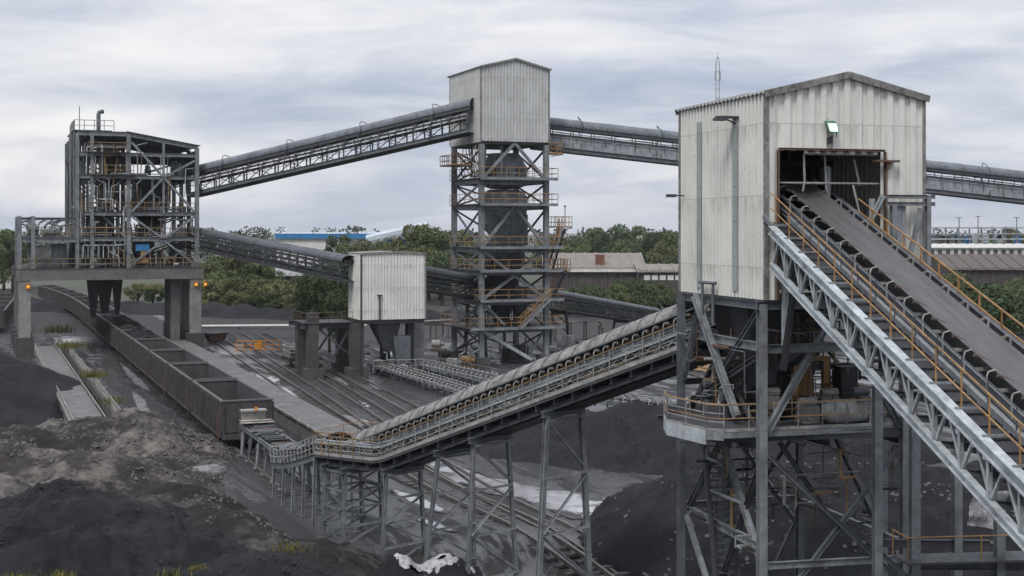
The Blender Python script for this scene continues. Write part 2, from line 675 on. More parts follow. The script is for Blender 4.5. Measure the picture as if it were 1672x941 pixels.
CK = 10.0                                        # cloud colours are in units of the physically bright sky
cl1 = wnoise(2.6, 5, .5, (3.1, 7.7, .4), 1.0, .5)
cl2 = wnoise(6.5, 8, .56, (9.4, 1.2, 2.0), -1.2, .7)
base_c = wramp(cl1, [(.37, tuple(CK * x for x in (.31, .355, .45))), (.46, tuple(CK * x for x in (.43, .465, .54))),
                     (.54, tuple(CK * x for x in (.58, .59, .625))), (.63, tuple(CK * x for x in (.70, .69, .69)))])
fine_c = wramp(cl2, [(.38, tuple(CK * x for x in (.34, .38, .475))), (.62, tuple(CK * x for x in (.68, .67, .68)))])
clouds = wmix(.42, base_c, fine_c)
zz_ = wnode('ShaderNodeMath', operation='POWER')
wl.new(zc.outputs[0], zz_.inputs[0])
zz_.inputs[1].default_value = 2.0
zk = wnode('ShaderNodeMath', operation='MULTIPLY_ADD')
wl.new(zz_.outputs[0], zk.inputs[0])
zk.inputs[1].default_value, zk.inputs[2].default_value = 1.3, 1.0
zs = wnode('ShaderNodeVectorMath', operation='SCALE')     # an overcast sky is brightest overhead
wl.new(clouds, zs.inputs[0])
wl.new(zk.outputs[0], zs.inputs['Scale'])
final = wmix(.95, sky.outputs[0], zs.outputs[0])
wl.new(final, bg.inputs['Color'])
bg.inputs['Strength'].default_value = .082

SC.view_settings.view_transform = 'Standard'
SC.view_settings.look = 'None'
SC.view_settings.exposure = .72
SC.view_settings.gamma = 1
SC.view_settings.use_curve_mapping = False
SC.cycles.max_bounces = 6
SC.cycles.transparent_max_bounces = 8
SC.cycles.use_denoising = True

# ------------------------------------------------------------------ the frame along the railway
RZ = math.atan((U0 + 35) / F)
RN, RT = V((math.cos(RZ), math.sin(RZ), 0)), V((-math.sin(RZ), math.cos(RZ), 0))


def rw(q, s, z=0.0):
    p = RN * q + RT * s
    return V((p.x, p.y, z))


def rqs(p):
    return p.x * RN.x + p.y * RN.y, p.x * RT.x + p.y * RT.y


# ------------------------------------------------------------------ standing water (pixel outlines on flat ground)
PUD = [
    [(690, 752), (735, 755), (785, 776), (840, 788), (900, 800), (960, 806), (1010, 824), (1043, 838), (1000, 858), (950, 846), (905, 838), (860, 820), (800, 806), (745, 786), (705, 770)],
    [(418, 611), (455, 619), (448, 627), (430, 625)],
    [(352, 566), (392, 566), (398, 579), (362, 580)],
    [(470, 692), (520, 700), (556, 718), (530, 716)],
    [(556, 678), (590, 683), (606, 696), (580, 696)],
    [(585, 655), (600, 660), (604, 668)],
    [(540, 612), (556, 618), (570, 630), (552, 622)],
    [(216, 640), (238, 655), (250, 688), (232, 690), (222, 664)],
    [(196, 592), (222, 612), (248, 640), (226, 632), (206, 612)],
    [(250, 702), (290, 706), (292, 722), (262, 718)],
    [(306, 752), (352, 752), (372, 766), (346, 776), (316, 768)],
    [(96, 552), (142, 552), (146, 560), (104, 560)],
    [(220, 495), (245, 500), (262, 508), (236, 508)],
    [(246, 512), (266, 516), (262, 522)],
    [(790, 706), (815, 706), (818, 716), (796, 716)],
    [(810, 728), (822, 728), (822, 736)],
    [(680, 846), (720, 856), (745, 868), (712, 864)],
    [(880, 910), (915, 918), (940, 932), (908, 928)],
    [(600, 622), (614, 628), (624, 638), (610, 634)],
    [(705, 560), (750, 562), (745, 572), (708, 571)],
    [(620, 572), (650, 576), (640, 581)],
    [(640, 800), (690, 814), (730, 836), (690, 830)],
    [(452, 628), (470, 636), (490, 650), (474, 645)],
]


def noisy_loop(pts, k=7, amp=.12, seed=0):
    """subdivide a ground outline and roughen it"""
    out = []
    n = len(pts)
    for i in range(n):
        p0, p1, p2, p3 = pts[i - 1], pts[i], pts[(i + 1) % n], pts[(i + 2) % n]
        for j in range(k):
            t = j / k
            q = .5 * ((2 * p1) + (p2 - p0) * t + (2 * p0 - 5 * p1 + 4 * p2 - p3) * t * t + (3 * p1 - p0 - 3 * p2 + p3) * t ** 3)
            out.append(q)
    ctr = sum(out, V((0, 0, 0))) / len(out)
    a = np.array([(p.x, p.y) for p in out])
    nz = fbm(a[:, 0], a[:, 1], .9, 50 + seed, 4) * amp + fbm(a[:, 0], a[:, 1], .3, 90 + seed, 2) * amp
    return [ctr + (p - ctr) * (1 + 1.6 * z) for p, z in zip(out, nz)]


PUDW = [noisy_loop([gpt(u, v) for u, v in p], seed=i) for i, p in enumerate(PUD)]
PUDB = [(min(p.x for p in l), max(p.x for p in l), min(p.y for p in l), max(p.y for p in l)) for l in PUDW]


def inside(x, y, loop):
    r = np.zeros(x.shape, bool)
    n = len(loop)
    for i in range(n):
        a, b = loop[i], loop[(i + 1) % n]
        if a.y == b.y:
            continue
        c = ((a.y > y) != (b.y > y)) & (x < (b.x - a.x) * (y - a.y) / (b.y - a.y) + a.x)
        r ^= c
    return r


def ground_h(x, y):
    q = x * RN.x + y * RN.y
    s = x * RT.x + y * RT.y
    z = fbm(x, y, .11, 3, 5) * .22 + ridged(q, s * .07, .8, 11, 3) * .10 + ridged(x, y, .5, 23, 4) * .06
    z *= np.clip((y - 20) / 40, .2, 1) * np.clip((700 - y) / 400, .0, 1)
    # lower ground under the inclined conveyor, far berm
    z -= 2.0 * np.clip((62 - y) / 8, 0, 1) * np.clip((x + 16) / 5, 0, 1)
    # train bed kept level
    z *= np.clip(np.abs(q - 16.0) / 3.0, .15, 1)
    return z - .03


def axis_lines(stops):
    out = [stops[0][0]]
    for (a, st), (b, _) in zip(stops[:-1], stops[1:]):
        n = max(1, int(round((b - a) / st)))
        out += [a + (b - a) * (i + 1) / n for i in range(n)]
    return np.array(out)


gx = axis_lines([(-6000, 1500), (-1500, 250), (-300, 20), (-90, 1.0), (-62, .55), (34, 1.5), (80, 20), (300, 250), (1500, 1500), (6000, 1)])
gy = axis_lines([(-400, 100), (0, 10), (30, .8), (46, .4), (112, .7), (190, 2.0), (300, 25), (700, 200), (9000, 1)])
GX, GY = np.meshgrid(gx, gy)
GZ = ground_h(GX, GY)
for loop, (x0, x1, y0, y1) in zip(PUDW, PUDB):
    m = (GX > x0 - 2) & (GX < x1 + 2) & (GY > y0 - 2) & (GY < y1 + 2)
    if m.any():
        c = sum(loop, V((0, 0, 0))) / len(loop)
        big = [c + (p - c) * 1.12 for p in loop]
        ii = inside(GX[m], GY[m], big)
        zz = GZ[m]
        zz[ii] = np.minimum(zz[ii] * .1 - .04, -.02)
        GZ[m] = zz
ny, nx = GX.shape
gv = np.stack([GX.ravel(), GY.ravel(), GZ.ravel()], 1)
idx = np.arange(nx * ny).reshape(ny, nx)
gf = np.stack([idx[:-1, :-1].ravel(), idx[:-1, 1:].ravel(), idx[1:, 1:].ravel(), idx[1:, :-1].ravel()], 1)
gm = bpy.data.meshes.new('ground')
gm.from_pydata(gv.tolist(), [], gf.tolist())
gm.polygons.foreach_set('use_smooth', [True] * len(gm.polygons))


def ground_mat():
    t = NT('yard_dirt')
    co = t.coords((1, 1, 1), rnd=False, world=True)
    # stretched along the tracks
    m1 = t.n('ShaderNodeMapping')
    m1.inputs['Rotation'].default_value = (0, 0, -RZ)
    t.l(t.n('ShaderNodeNewGeometry').outputs['Position'], m1.inputs[0])
    m2 = t.n('ShaderNodeMapping')
    m2.inputs['Scale'].default_value = (1, .09, 1)
    t.l(m1.outputs[0], m2.inputs[0])
    cs = m2.outputs[0]
    a = t.noise(co, .12, 9, .7, .5)
    c = t.mix(t.ramp(a, .36, .66), (.006, .0058, .0068), (.016, .0155, .016))
    s1 = t.noise(cs, 1.1, 8, .7, .2)
    c = t.mix(t.mul(t.ramp(s1, .5, .68), .6), c, (.042, .040, .041))
    s2 = t.noise(cs, 2.6, 6, .7)
    c = t.mix(t.mul(t.ramp(s2, .52, .72), .6), c, (.009, .009, .010))
    b = t.noise(co, 2.2, 10, .8)
    c = t.mix(t.mul(t.ramp(b, .45, .7), .5), c, (.02, .02, .021))
    k = t.noise(co, 4.0, 6, .8)
    c = t.mix(t.mul(t.ramp(k, .66, .74), .5), c, (.12, .118, .12))
    # beyond the yard the land is scrub
    sp = t.n('ShaderNodeSeparateXYZ')
    t.l(co, sp.inputs[0])
    far = t.ramp(t.mul(t.mul(sp.outputs['Y'], 225.0, 'SUBTRACT'), 1 / 50.0), 0, 1)
    c = t.mix(far, c, (.045, .05, .03))
    wet = t.noise(cs, .55, 7, .66, .3)
    w2 = t.noise(co, .35, 6, .7)
    wm = t.mul(t.ramp(wet, .46, .53), t.ramp(w2, .40, .50))
    wm = t.mul(wm, t.ramp(t.mul(t.mul(sp.outputs['Y'], 130.0, 'SUBTRACT'), 1 / 60.0), 0, 1, 1, 0))
    c = t.mix(t.mul(wm, .55), c, (.075, .073, .078))
    t.bump(b, .7, .07)
    r = t.mix(wm, (.9, .9, .9), (.07, .07, .07))
    t.done(c, r, 0, .6)
    return t.m


gm.materials.append(ground_mat())
go = bpy.data.objects.new('ground', gm)
COL.objects.link(go)
tag(go, kind='structure')
for loop in PUDW:
    mb = MB()
    c = sum(loop, V((0, 0, 0))) / len(loop)
    zz = .012
    n = len(loop)
    off = float(ground_h(np.array([c.x]), np.array([c.y]))[0])
    if loop is PUDW[0]:
        zz = .03
    elif c.y < 62:
        zz = off + .05
    vs = [(c.x, c.y, zz)] + [(p.x, p.y, zz) for p in loop]
    mb.add(vs, [(0, 1 + i, 1 + (i + 1) % n) for i in range(n)])
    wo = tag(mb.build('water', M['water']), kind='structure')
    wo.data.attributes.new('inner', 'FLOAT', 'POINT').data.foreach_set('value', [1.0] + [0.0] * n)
    rim = noisy_loop([c + (p - c) * 1.22 for p in loop[::3]], 3, .2, int(abs(c.x * 10)) % 50)
    mb = MB()
    m_ = len(rim)
    mb.add([(c.x, c.y, zz - .012)] + [(p.x, p.y, zz - .012) for p in rim], [(0, 1 + i, 1 + (i + 1) % m_) for i in range(m_)])
    tag(mb.build('mud', M['mud']), kind='structure')


# ------------------------------------------------------------------ heaps of loose material
def heap(name, label, peaks, mat, step=.4, seed=0, rough=.35, slope=.62, base=-.4, furrow=0.0, cat='heap'):
    """peaks: (x, y, height, slope) cones joined softly"""
    x0 = min(p[0] - (p[2] - base) / p[3] for p in peaks) - 1
    x1 = max(p[0] + (p[2] - base) / p[3] for p in peaks) + 1
    y0 = min(p[1] - (p[2] - base) / p[3] for p in peaks) - 1
    y1 = max(p[1] + (p[2] - base) / p[3] for p in peaks) + 1
    X, Y = np.meshgrid(np.arange(x0, x1, step), np.arange(y0, y1, step))
    wx = X + fbm(X, Y, .18, 5 + seed, 4) * 1.8
    wy = Y + fbm(X, Y, .18, 77 + seed, 4) * 1.8
    acc = np.zeros_like(X)
    k = 2.6
    for px, py, h, sl in peaks:
        r = np.sqrt((wx - px) ** 2 + (wy - py) ** 2 + .8)
        acc += np.exp(k * np.clip(h - sl * r, -8, 9))
    Z = np.log(acc + 1e-6) / k
    env = np.clip((Z - base) / 1.0, 0, 1)
    Z = Z + env * (fbm(X, Y, .32, 200 + seed, 6, .62) * rough + ridged(X, Y, .8, 300 + seed, 5) * rough * .5 + fbm(X, Y, 1.5, 320 + seed, 3) * rough * .28)
    Z = Z + env * (ridged(X, Y, 2.1, 350 + seed, 3) * rough * .3 - np.maximum(0, fbm(X, Y, .55, 360 + seed, 3)) * rough * .5)
    if furrow:
        Z = Z + env * furrow * ridged(X * .95 + Y * .3, Y * .18 - X * .06, 1.1, 400 + seed, 3)
    keep = Z > base
    ny, nx = X.shape
    idx = np.arange(nx * ny).reshape(ny, nx)
    kc = keep[:-1, :-1] | keep[:-1, 1:] | keep[1:, 1:] | keep[1:, :-1]
    f = np.stack([idx[:-1, :-1][kc], idx[:-1, 1:][kc], idx[1:, 1:][kc], idx[1:, :-1][kc]], 1)
    used, inv = np.unique(f.ravel(), return_inverse=True)
    vs = np.stack([X.ravel(), Y.ravel(), np.maximum(Z.ravel(), base - .3)], 1)[used]
    me = bpy.data.meshes.new(name)
    me.from_pydata(vs.tolist(), [], inv.reshape(-1, 4).tolist())
    me.polygons.foreach_set('use_smooth', [True] * len(me.polygons))
    me.materials.append(mat)
    o = bpy.data.objects.new(name, me)
    COL.objects.link(o)
    return tag(o, label, cat)


def pk(u, v, d, sl=.55):
    p = at(u, v, d)
    return (p.x, p.y, p.z, sl)


heap('coal_heap', 'smooth dark coal heap beside the raised concrete walkway at the left edge', [pk(-30, 560, 112, .5), pk(36, 585, 108, .52), pk(-60, 600, 98, .5)],
     M['coal_fine'], .45, 1, .18, furrow=.12)
heap('spoil_heap', 'brown grey spoil heap burying the near end of the concrete walkway', [pk(120, 672, 88, .42), pk(205, 662, 86, .46), pk(235, 690, 83, .5), pk(60, 690, 84, .4)],
     M['spoil'], .17, 2, .6)
heap('spoil_heap', 'pale stony spoil bank at the left edge behind the front coal heap', [pk(-40, 705, 74, .42), pk(40, 715, 73, .42), pk(150, 728, 72, .38), pk(-20, 770, 66, .4)],
     M['spoil'], .15, 3, .6)
heap('spoil_heap', 'low rubbly mixed spoil mound between front coal heap and muddy track', [pk(215, 735, 74, .44), pk(280, 788, 67, .42), pk(350, 835, 62, .42), pk(250, 810, 63, .42), pk(400, 865, 59, .42)],
     M['mixed'], .15, 4, .5, base=-2.5)
heap('coal_heap', 'large furrowed black coal heap in the left foreground', [pk(130, 772, 62, .52), pk(190, 800, 59, .5), pk(250, 852, 55, .5), pk(60, 810, 58, .5), pk(-30, 850, 55, .5), pk(120, 860, 52, .5)],
     M['coal'], .14, 5, .36, furrow=.7, base=-2.5)
heap('coal_heap', 'small grey black coal heap at the bottom edge beside yellow weeds', [pk(425, 893, 50, .5), pk(390, 915, 48.5, .5)],
     M['coal'], .16, 6, .32, base=-3.2)
heap('coal_heap', 'low dark coal mound at the foot of the shortest conveyor trestle', [pk(470, 880, 56, .4), pk(505, 905, 54, .4)],
     M['mixed'], .18, 7, .3, base=-3.2)
heap('coal_stockpile', 'broad black coal stockpile behind the trestles of the inclined conveyor', [pk(930, 668, 88, .36), pk(1040, 655, 86, .42), pk(1130, 650, 84, .45), pk(1220, 650, 84, .45), pk(1340, 650, 86, .45), pk(860, 700, 92, .3)],
     M['coal_fine'], .3, 8, .42, furrow=.7, cat='stockpile')
heap('spoil_heap', 'small stony heap beside the pale pool', [pk(905, 764, 77, .45), pk(930, 778, 75, .4)],
     M['mixed'], .25, 9, .35)
heap('spoil_heap', 'speckled coal bank behind the legs of the big transfer house', [pk(1150, 752, 63, .62), pk(1250, 735, 63, .6), pk(1370, 730, 63, .58), pk(1500, 738, 63, .55), pk(1640, 745, 63, .55)],
     M['coal'], .2, 10, .5, base=-3)
heap('coal_bank', 'long dark embankment in front of the green hedge', [(-92 + 5.2 * i, 245 - 2.4 * i, 2.3 + .3 * math.sin(i * 1.7), .42) for i in range(18)],
     M['coal_fine'], .8, 11, .25, cat='embankment')


# ------------------------------------------------------------------ railway tracks
def track(label, pts, sleepers=True):
    p0 = pts[0]
    t = thing('railway_track', label, 'track', (p0.x, p0.y, 0), 0, 'railway tracks of the yard')
    loc = [p - V((p0.x, p0.y, 0)) for p in pts]
    # smooth poly-line
    sm = []
    for i in range(len(loc) - 1):
        a, b, c, d = loc[max(0, i - 1)], loc[i], loc[i + 1], loc[min(len(loc) - 1, i + 2)]
        for j in range(6):
            k = j / 6
            sm.append(.5 * ((2 * b) + (c - a) * k + (2 * a - 5 * b + 4 * c - d) * k * k + (3 * b - a - 3 * c + d) * k ** 3))
    sm.append(loc[-1])
    for sd in (-1, 1):
        mb = MB()
        pr = []
        for i, p in enumerate(sm):
            d = (sm[min(i + 1, len(sm) - 1)] - sm[max(0, i - 1)]).normalized()
            pr.append(p + V((d.y, -d.x, 0)) * sd * .76)
        for a, b in zip(pr[:-1], pr[1:]):
            mb.ib((a.x, a.y, a.z + .10), (b.x, b.y, b.z + .10), .13, .16, t=.05)
        mb.build('rail', M['rail'], t)
    mb = MB()
    for a, b in zip(sm[:-1], sm[1:]):
        L = (b - a).length
        n = max(1, int(L / .75))
        d = (b - a).normalized()
        sdv = V((d.y, -d.x, 0))
        for i in range(n):
            p = a.lerp(b, i / n)
            mb.beam(p - sdv * 1.25 + V((0, 0, -.075)), p + sdv * 1.25 + V((0, 0, -.075)), .24, .12)
    tag(mb.build('sleepers', M['sleeper'], t), kind='stuff')
    return t


def gl(*px, z=0.0):
    out = []
    for u, v in px:
        p = gpt(u, v)
        if p.y < 62:
            z = -1.9 * min(1, (62 - p.y) / 8)
        out.append(V((p.x, p.y, z)))
    return out


track('railway track under the train of open wagons', [rw(16, s) for s in (71, 90, 150, 230, 300)])
track('rusty yard track nearest the long concrete platform', gl((345, 548), (470, 634), (590, 714), (720, 796), (870, 866), (1040, 930)))
track('second dirty yard track from the concrete platform', gl((385, 545), (520, 630), (640, 712), (790, 806), (950, 882), (1130, 950)))
track('yard track ending at the pale pool', gl((425, 545), (500, 588), (600, 646), (690, 700)))
track('yard track nearest the pedestals of the small transfer house', gl((465, 560), (560, 610), (660, 664), (760, 716)))

# long raised platform and walkway
mb = MB()
mb.bx(0, 2.5, 0, 84, -.3, 1.15)
mb.bx(-.08, 2.58, -.1, 84.1, 1.153, 1.25)
pl = tag(mb.build('loading_platform', M['conc']), 'long low concrete platform to the right of the coal train', 'platform')
pl.location, pl.rotation_euler = rw(20.2, 78), (0, 0, RZ)
mb = MB()
for i in range(60):
    a = i * 1.4 + random.uniform(-.2, .2)
    mb.beam((-.12, a, 1.2 + random.uniform(0, .04)), (-.12, a + 1.25, 1.2 + random.uniform(0, .04)), .10, .14)
mb.build('edge_timber', M['conc_pale'], pl)
wk = thing('raised_walkway', 'raised concrete walkway with pale side rails leading under the bin building', 'walkway', rw(5.8, 90), RZ)
mb = MB()
mb.bx(0, 1.95, 0, 66, -.3, 1.45)
mb.build('deck', M['conc'], wk)
for x in (-.06, 2.0):
    mb = MB()
    mb.rail([(x, 0, 1.35), (x, 66, 1.35)], .42, 1.5, .035, (), 4, 0)
    mb.beam((x - .03, 0, 1.25), (x - .03, 66, 1.25), .09, .28)
    mb.build('handrail', M['galv'], wk)
fs = thing('trough_fence', 'narrow fenced cable trough with mossy yellow patches beside the walkway', 'fence', rw(8.7, 92), RZ)
for k, x in enumerate((0, .75)):
    mb = MB()
    for i in range(50):
        y = i * 1.35
        mb.beam((x, y, 0), (x, y, 1.25 + .05 * math.sin(i)), .07, .07)
        mb.beam((x, y, .2), (x, y + 1.35, 1.15), .035, .035)
    mb.beam((x, 0, 1.22), (x, 67.5, 1.22), .06, .10)
    mb.beam((x, 0, .7), (x, 67.5, .7), .04, .06)
    mb.build('fence_panel', M['galv' if k else 'conc_dark'], fs)
mb = MB()
mb.bx(.15, .6, 0, 67, .25, .5)
mb.build('trough', M['conc_dark'], fs)
# ------------------------------------------------------------------ open coal wagons
WL, WW, WH, WB = 12.25, 3.16, 3.12, 1.15          # body length, width, top and floor heights


def make_wagon():
    t = thing('coal_wagon', 'x', 'wagon', (0, 0, 0), 0, 'open coal wagons of the train')
    hw, hl = WW / 2, WL / 2
    mb = MB()
    th = .07
    for sx in (-1, 1):                            # sides with vertical ribs
        mb.bx(sx * hw - th / 2, sx * hw + th / 2, -hl, hl, WB, WH)
        for i in range(13):
            y = -hl + .12 + i * (WL - .24) / 12
            mb.bx(sx * (hw + .035 + .07) - .07, sx * (hw + .035 + .07) + .07, y - .08, y + .08, WB - .12, WH - .1)
        mb.bx(sx * (hw + .035 + .06) - .06, sx * (hw + .035 + .06) + .06, -hl - .08, hl + .08, WB - .30, WB - .12)
    mb.build('side_wall', M['wagon'], t)
    for sy in (-1, 1):
        mb = MB()
        mb.bx(-hw + th / 2, hw - th / 2, sy * hl - th / 2, sy * hl + th / 2, WB, WH)
        for x in (-hw + .08, -.52, .52, hw - .08):
            mb.bx(x - .06, x + .06, sy * (hl + .085) - .05, sy * (hl + .085) + .05, WB - .1, WH - .1)
        mb.bx(-hw, hw, sy * (hl + .11) - .075, sy * (hl + .11) + .075, WB - .42, WB - .1)
        mb.build('end_wall', M['wagon'], t)
    mb = MB()                                     # top rim
    for sx in (-1, 1):
        mb.bx(sx * hw - .10, sx * hw + .10, -hl - .12, hl + .12, WH, WH + .10)
    for sy in (-1, 1):
        mb.bx(-hw + .1, hw - .1, sy * hl - .10, sy * hl + .10, WH + .003, WH + .103)
    mb.build('top_rim', M['rim'], t)
    mb = MB()
    mb.bx(-hw + .035, hw - .035, -hl + .035, hl - .035, WB - .09, WB)
    for sx in (-1, 1):                            # inner lining plates stand just inside
        mb.bx(sx * (hw - .06) - .012, sx * (hw - .06) + .012, -hl + .05, hl - .05, WB, WH - .02)
    mb.build('floor', M['wagon_in'], t)
    mb = MB()
    mb.bx(-.22, .22, -hl - .1, hl + .1, WB - .45, WB - .09)
    mb.build('underframe', M['black_steel'], t)
    for sy in (-1, 1):
        b = MB()
        y0 = sy * (hl - 2.1)
        for sx in (-1, 1):
            b.bx(sx * 1.0 - .07, sx * 1.0 + .07, y0 - 1.25, y0 + 1.25, .42, .68)
            b.bx(sx * 1.0 - .12, sx * 1.0 + .12, y0 - .35, y0 + .35, .33, .78)
        b.bx(-1.0, 1.0, y0 - .22, y0 + .22, .5, .72)
        bo = b.build('bogie', M['black_steel'], t)
        for dy in (-.9, .9):
            for sx in (-1, 1):
                w = MB()
                w.lathe((sx * .80, y0 + dy, .62), [(.05, -.07), (.44, -.07), (.44, .05), (.49, .06), (.49, .09), (.05, .09)] if sx < 0 else
                        [(.05, -.09), (.49, -.09), (.49, -.06), (.44, -.05), (.44, .07), (.05, .07)], 16, 'x')
                w.build('wheel', M['rail'], bo)
        c = MB()
        c.bx(-.11, .11, sy * (hl + .35) - .32, sy * (hl + .35) + .32, .78, .98)
        c.bx(-.2, .2, sy * (hl + .62) - .1, sy * (hl + .62) + .1, .74, 1.04)
        c.build('coupler', M['black_steel'], t)
    for sx, sy in ((-1, -1), (1, 1)):
        l = MB()
        for k in range(5):
            z = .55 + k * .45
            l.tube((sx * (hw + .2), sy * (hl - .25), z), (sx * (hw + .2), sy * (hl - .75), z), .018, 5)
        for dy in (.25, .75):
            l.tube((sx * (hw + .2), sy * (hl - dy), .45), (sx * (hw + .2), sy * (hl - dy), 2.5), .02, 5)
        l.build('ladder', M['rusty'], t)
    return t


ORD = ['first', 'second', 'third', 'fourth', 'fifth', 'sixth', 'seventh', 'eighth', 'ninth', 'tenth', 'eleventh', 'twelfth', 'thirteenth',
       'fourteenth', 'fifteenth', 'sixteenth']
w0 = make_wagon()
fam = family(w0)
PIT = 13.35
for i in range(15):
    lab = ('empty open coal wagon nearest the camera, buffered against the feed table' if i == 0 else
           f'{ORD[i]} open coal wagon counted from the front end of the train' + (', filled to the rim' if i in (5, 6) else ', its floor bare' if i < 4 else ''))
    s = 86.6 + WL / 2 + PIT * i
    bend = max(0, i - 9) ** 2 * .11
    p = rw(16.0 - bend, s)
    rz = RZ + math.atan(.11 * 2 * max(0, i - 9) / PIT)
    if i == 0:
        w0.location, w0.rotation_euler, w0['label'] = p, (0, 0, rz), lab
        o = w0
    else:
        o = dup(w0, p, rz, lab, tree=fam)
    if i >= 4:
        X, Y = np.meshgrid(np.linspace(-WW / 2 + .08, WW / 2 - .08, 14), np.linspace(-WL / 2 + .06, WL / 2 - .06, 50))
        lvl = 2.85 if i in (4, 5, 6) else 1.9 + .5 * ((i * 37) % 5) / 4
        Z = lvl + .55 * np.maximum(0, 1 - np.abs(X) / 1.6) * (.7 + .3 * np.cos(Y * 2.1)) + fbm(X, Y, 1.3, 7 + i, 4) * .22
        ny, nx = X.shape
        ii = np.arange(nx * ny).reshape(ny, nx)
        mb = MB()
        mb.add(np.stack([X.ravel(), Y.ravel(), Z.ravel()], 1).tolist(),
               np.stack([ii[:-1, :-1].ravel(), ii[:-1, 1:].ravel(), ii[1:, 1:].ravel(), ii[1:, :-1].ravel()], 1).tolist())
        c = mb.build('coal_load', M['mixed'] if i in (5, 6) else M['coal_fine'], None, True)
        c.location, c.rotation_euler = p, (0, 0, rz)
        tag(c, f'coal heaped inside the {ORD[i]} wagon from the front of the train', 'coal load', 'coal loads in the wagons')

# second train in the far left distance
for k in range(4):
    p = gpt(2 + 0 * k, 452, 0) + V((-1.0, 0, 0))
    p = V((-73 - k * 4.2, 190 + k * 12.7, 0))
    dup(w0, p, math.atan(4.2 / 12.7), ['dark open wagon at the left edge on the far curved track',
                                      'second dark wagon of the far curved track at the left edge',
                                      'third dark wagon of the far curved track at the left edge', 'last dark wagon of the far curved track at the left edge'][k], tree=fam)


# ------------------------------------------------------------------ feed table and low feeder before the incline
ft = thing('feed_table', 'low steel feed table on splayed legs over the rails before the first wagon', 'feed table', rw(16.0, 71.5), RZ)
TL = 13.2
for sx in (-1, 1):
    for i in range(6):
        y = .6 + i * (TL - 1.2) / 5
        mb = MB()
        mb.ib((sx * .62, y, 1.75), (sx * .80, y + .15 * (-1) ** i, .12), .15, .15)
        mb.box((sx * .80, y + .15 * (-1) ** i, .08), (.34, .34, .1))
        mb.beam((sx * .62, y, 1.7), (sx * .70, y + .75, 1.05), .06)
        mb.build('leg', M['steel'], ft)
    mb = MB()
    mb.ib((sx * .80, 0, 1.86), (sx * .80, TL, 1.86), .12, .24)
    mb.build('side_beam', M['steel_mid'], ft)
rr = random.Random(3)
for i in range(17):
    y = .3 + i * (TL - .6) / 16
    mb = MB()
    mb.tube((-.66, y, 1.98), (.66, y, 1.98), .085, 8)
    mb.build('roller', M['roller'], ft)
mb = MB()
for i in range(24):
    y = rr.uniform(.5, TL - .8)
    mb.box((rr.uniform(-.25, .25), y, 2.08 + .014 * (i % 5)), (rr.uniform(.9, 1.6), rr.uniform(.3, .9), .012), rr.uniform(-.12, .12))
mb.build('cover_plate', M['steel_dark'], ft)
mb = MB()
for i in range(5):
    mb.box((rr.uniform(-.1, .1), TL - .6 - .35 * i, 2.22 + .04 * (i % 3)), (1.9, .30, .035), rr.uniform(-.1, .1))
mb.build('board', M['timber'], ft)
mb = MB()
mb.bx(-.75, .75, TL - .35, TL - .1, 2.1, 2.75)
mb.bx(-.8, .8, TL - .6, TL + .1, 2.753, 2.85)
for x in (-.7, .7):
    mb.beam((x, TL - .2, .2), (x, TL - .2, 2.1), .12)
mb.build('end_stop', M['galv'], ft)
mb = MB()
mb.box((.08, TL - .75, 2.95), (.16, .16, .2))
mb.build('marker', M['orange'], ft)
# ------------------------------------------------------------------ belt galleries on trusses
def gallery(label, A, B, name='conveyor_gallery', **k):
    """A, B: centre points of the truss floor. Returns (thing, P) with P(s, y, h) in the thing's own frame; y>0 is the far side"""
    A, B = V(A), V(B)
    d = B - A
    hl = math.hypot(d.x, d.y)
    rz = math.atan2(d.y, d.x)
    sl = d.z / hl
    t = thing(name, label, 'conveyor', A, rz, k.get('group', 'enclosed belt conveyors'))
    L = hl

    def P(s, y, h):
        return V((s, y, s * sl + h))
    return t, P, L


def hood(mb, P, L, y, h, r, seg=2.4, squash=1.0, a0=-25, a1=205, n=11, lip=.02):
    """half-round belt cover in lapped lengths"""
    k = max(1, int(L / seg))
    for i in range(k):
        s0, s1 = L * i / k, L * (i + 1) / k + .04
        for rr, in ((r + (lip if i % 2 else 0),),):
            ring = []
            for s in (s0, s1):
                for q in (rr, rr - .03):
                    ring.append([P(s, y + q * math.cos(math.radians(a0 + (a1 - a0) * j / n)), h + squash * q * math.sin(math.radians(a0 + (a1 - a0) * j / n))) for j in range(n + 1)])
            m = n + 1
            vs = [p for rg in ring for p in rg]
            fs = []
            for j in range(n):
                fs += [(j, j + 1, 2 * m + j + 1, 2 * m + j), (m + j, 3 * m + j, 3 * m + j + 1, m + j + 1),
                       (j, m + j, m + j + 1, j + 1), (2 * m + j, 2 * m + j + 1, 3 * m + j + 1, 3 * m + j)]
            for j in (0, n):
                fs.append((j, 2 * m + j, 3 * m + j, m + j))
            mb.add(vs, fs)
    return mb


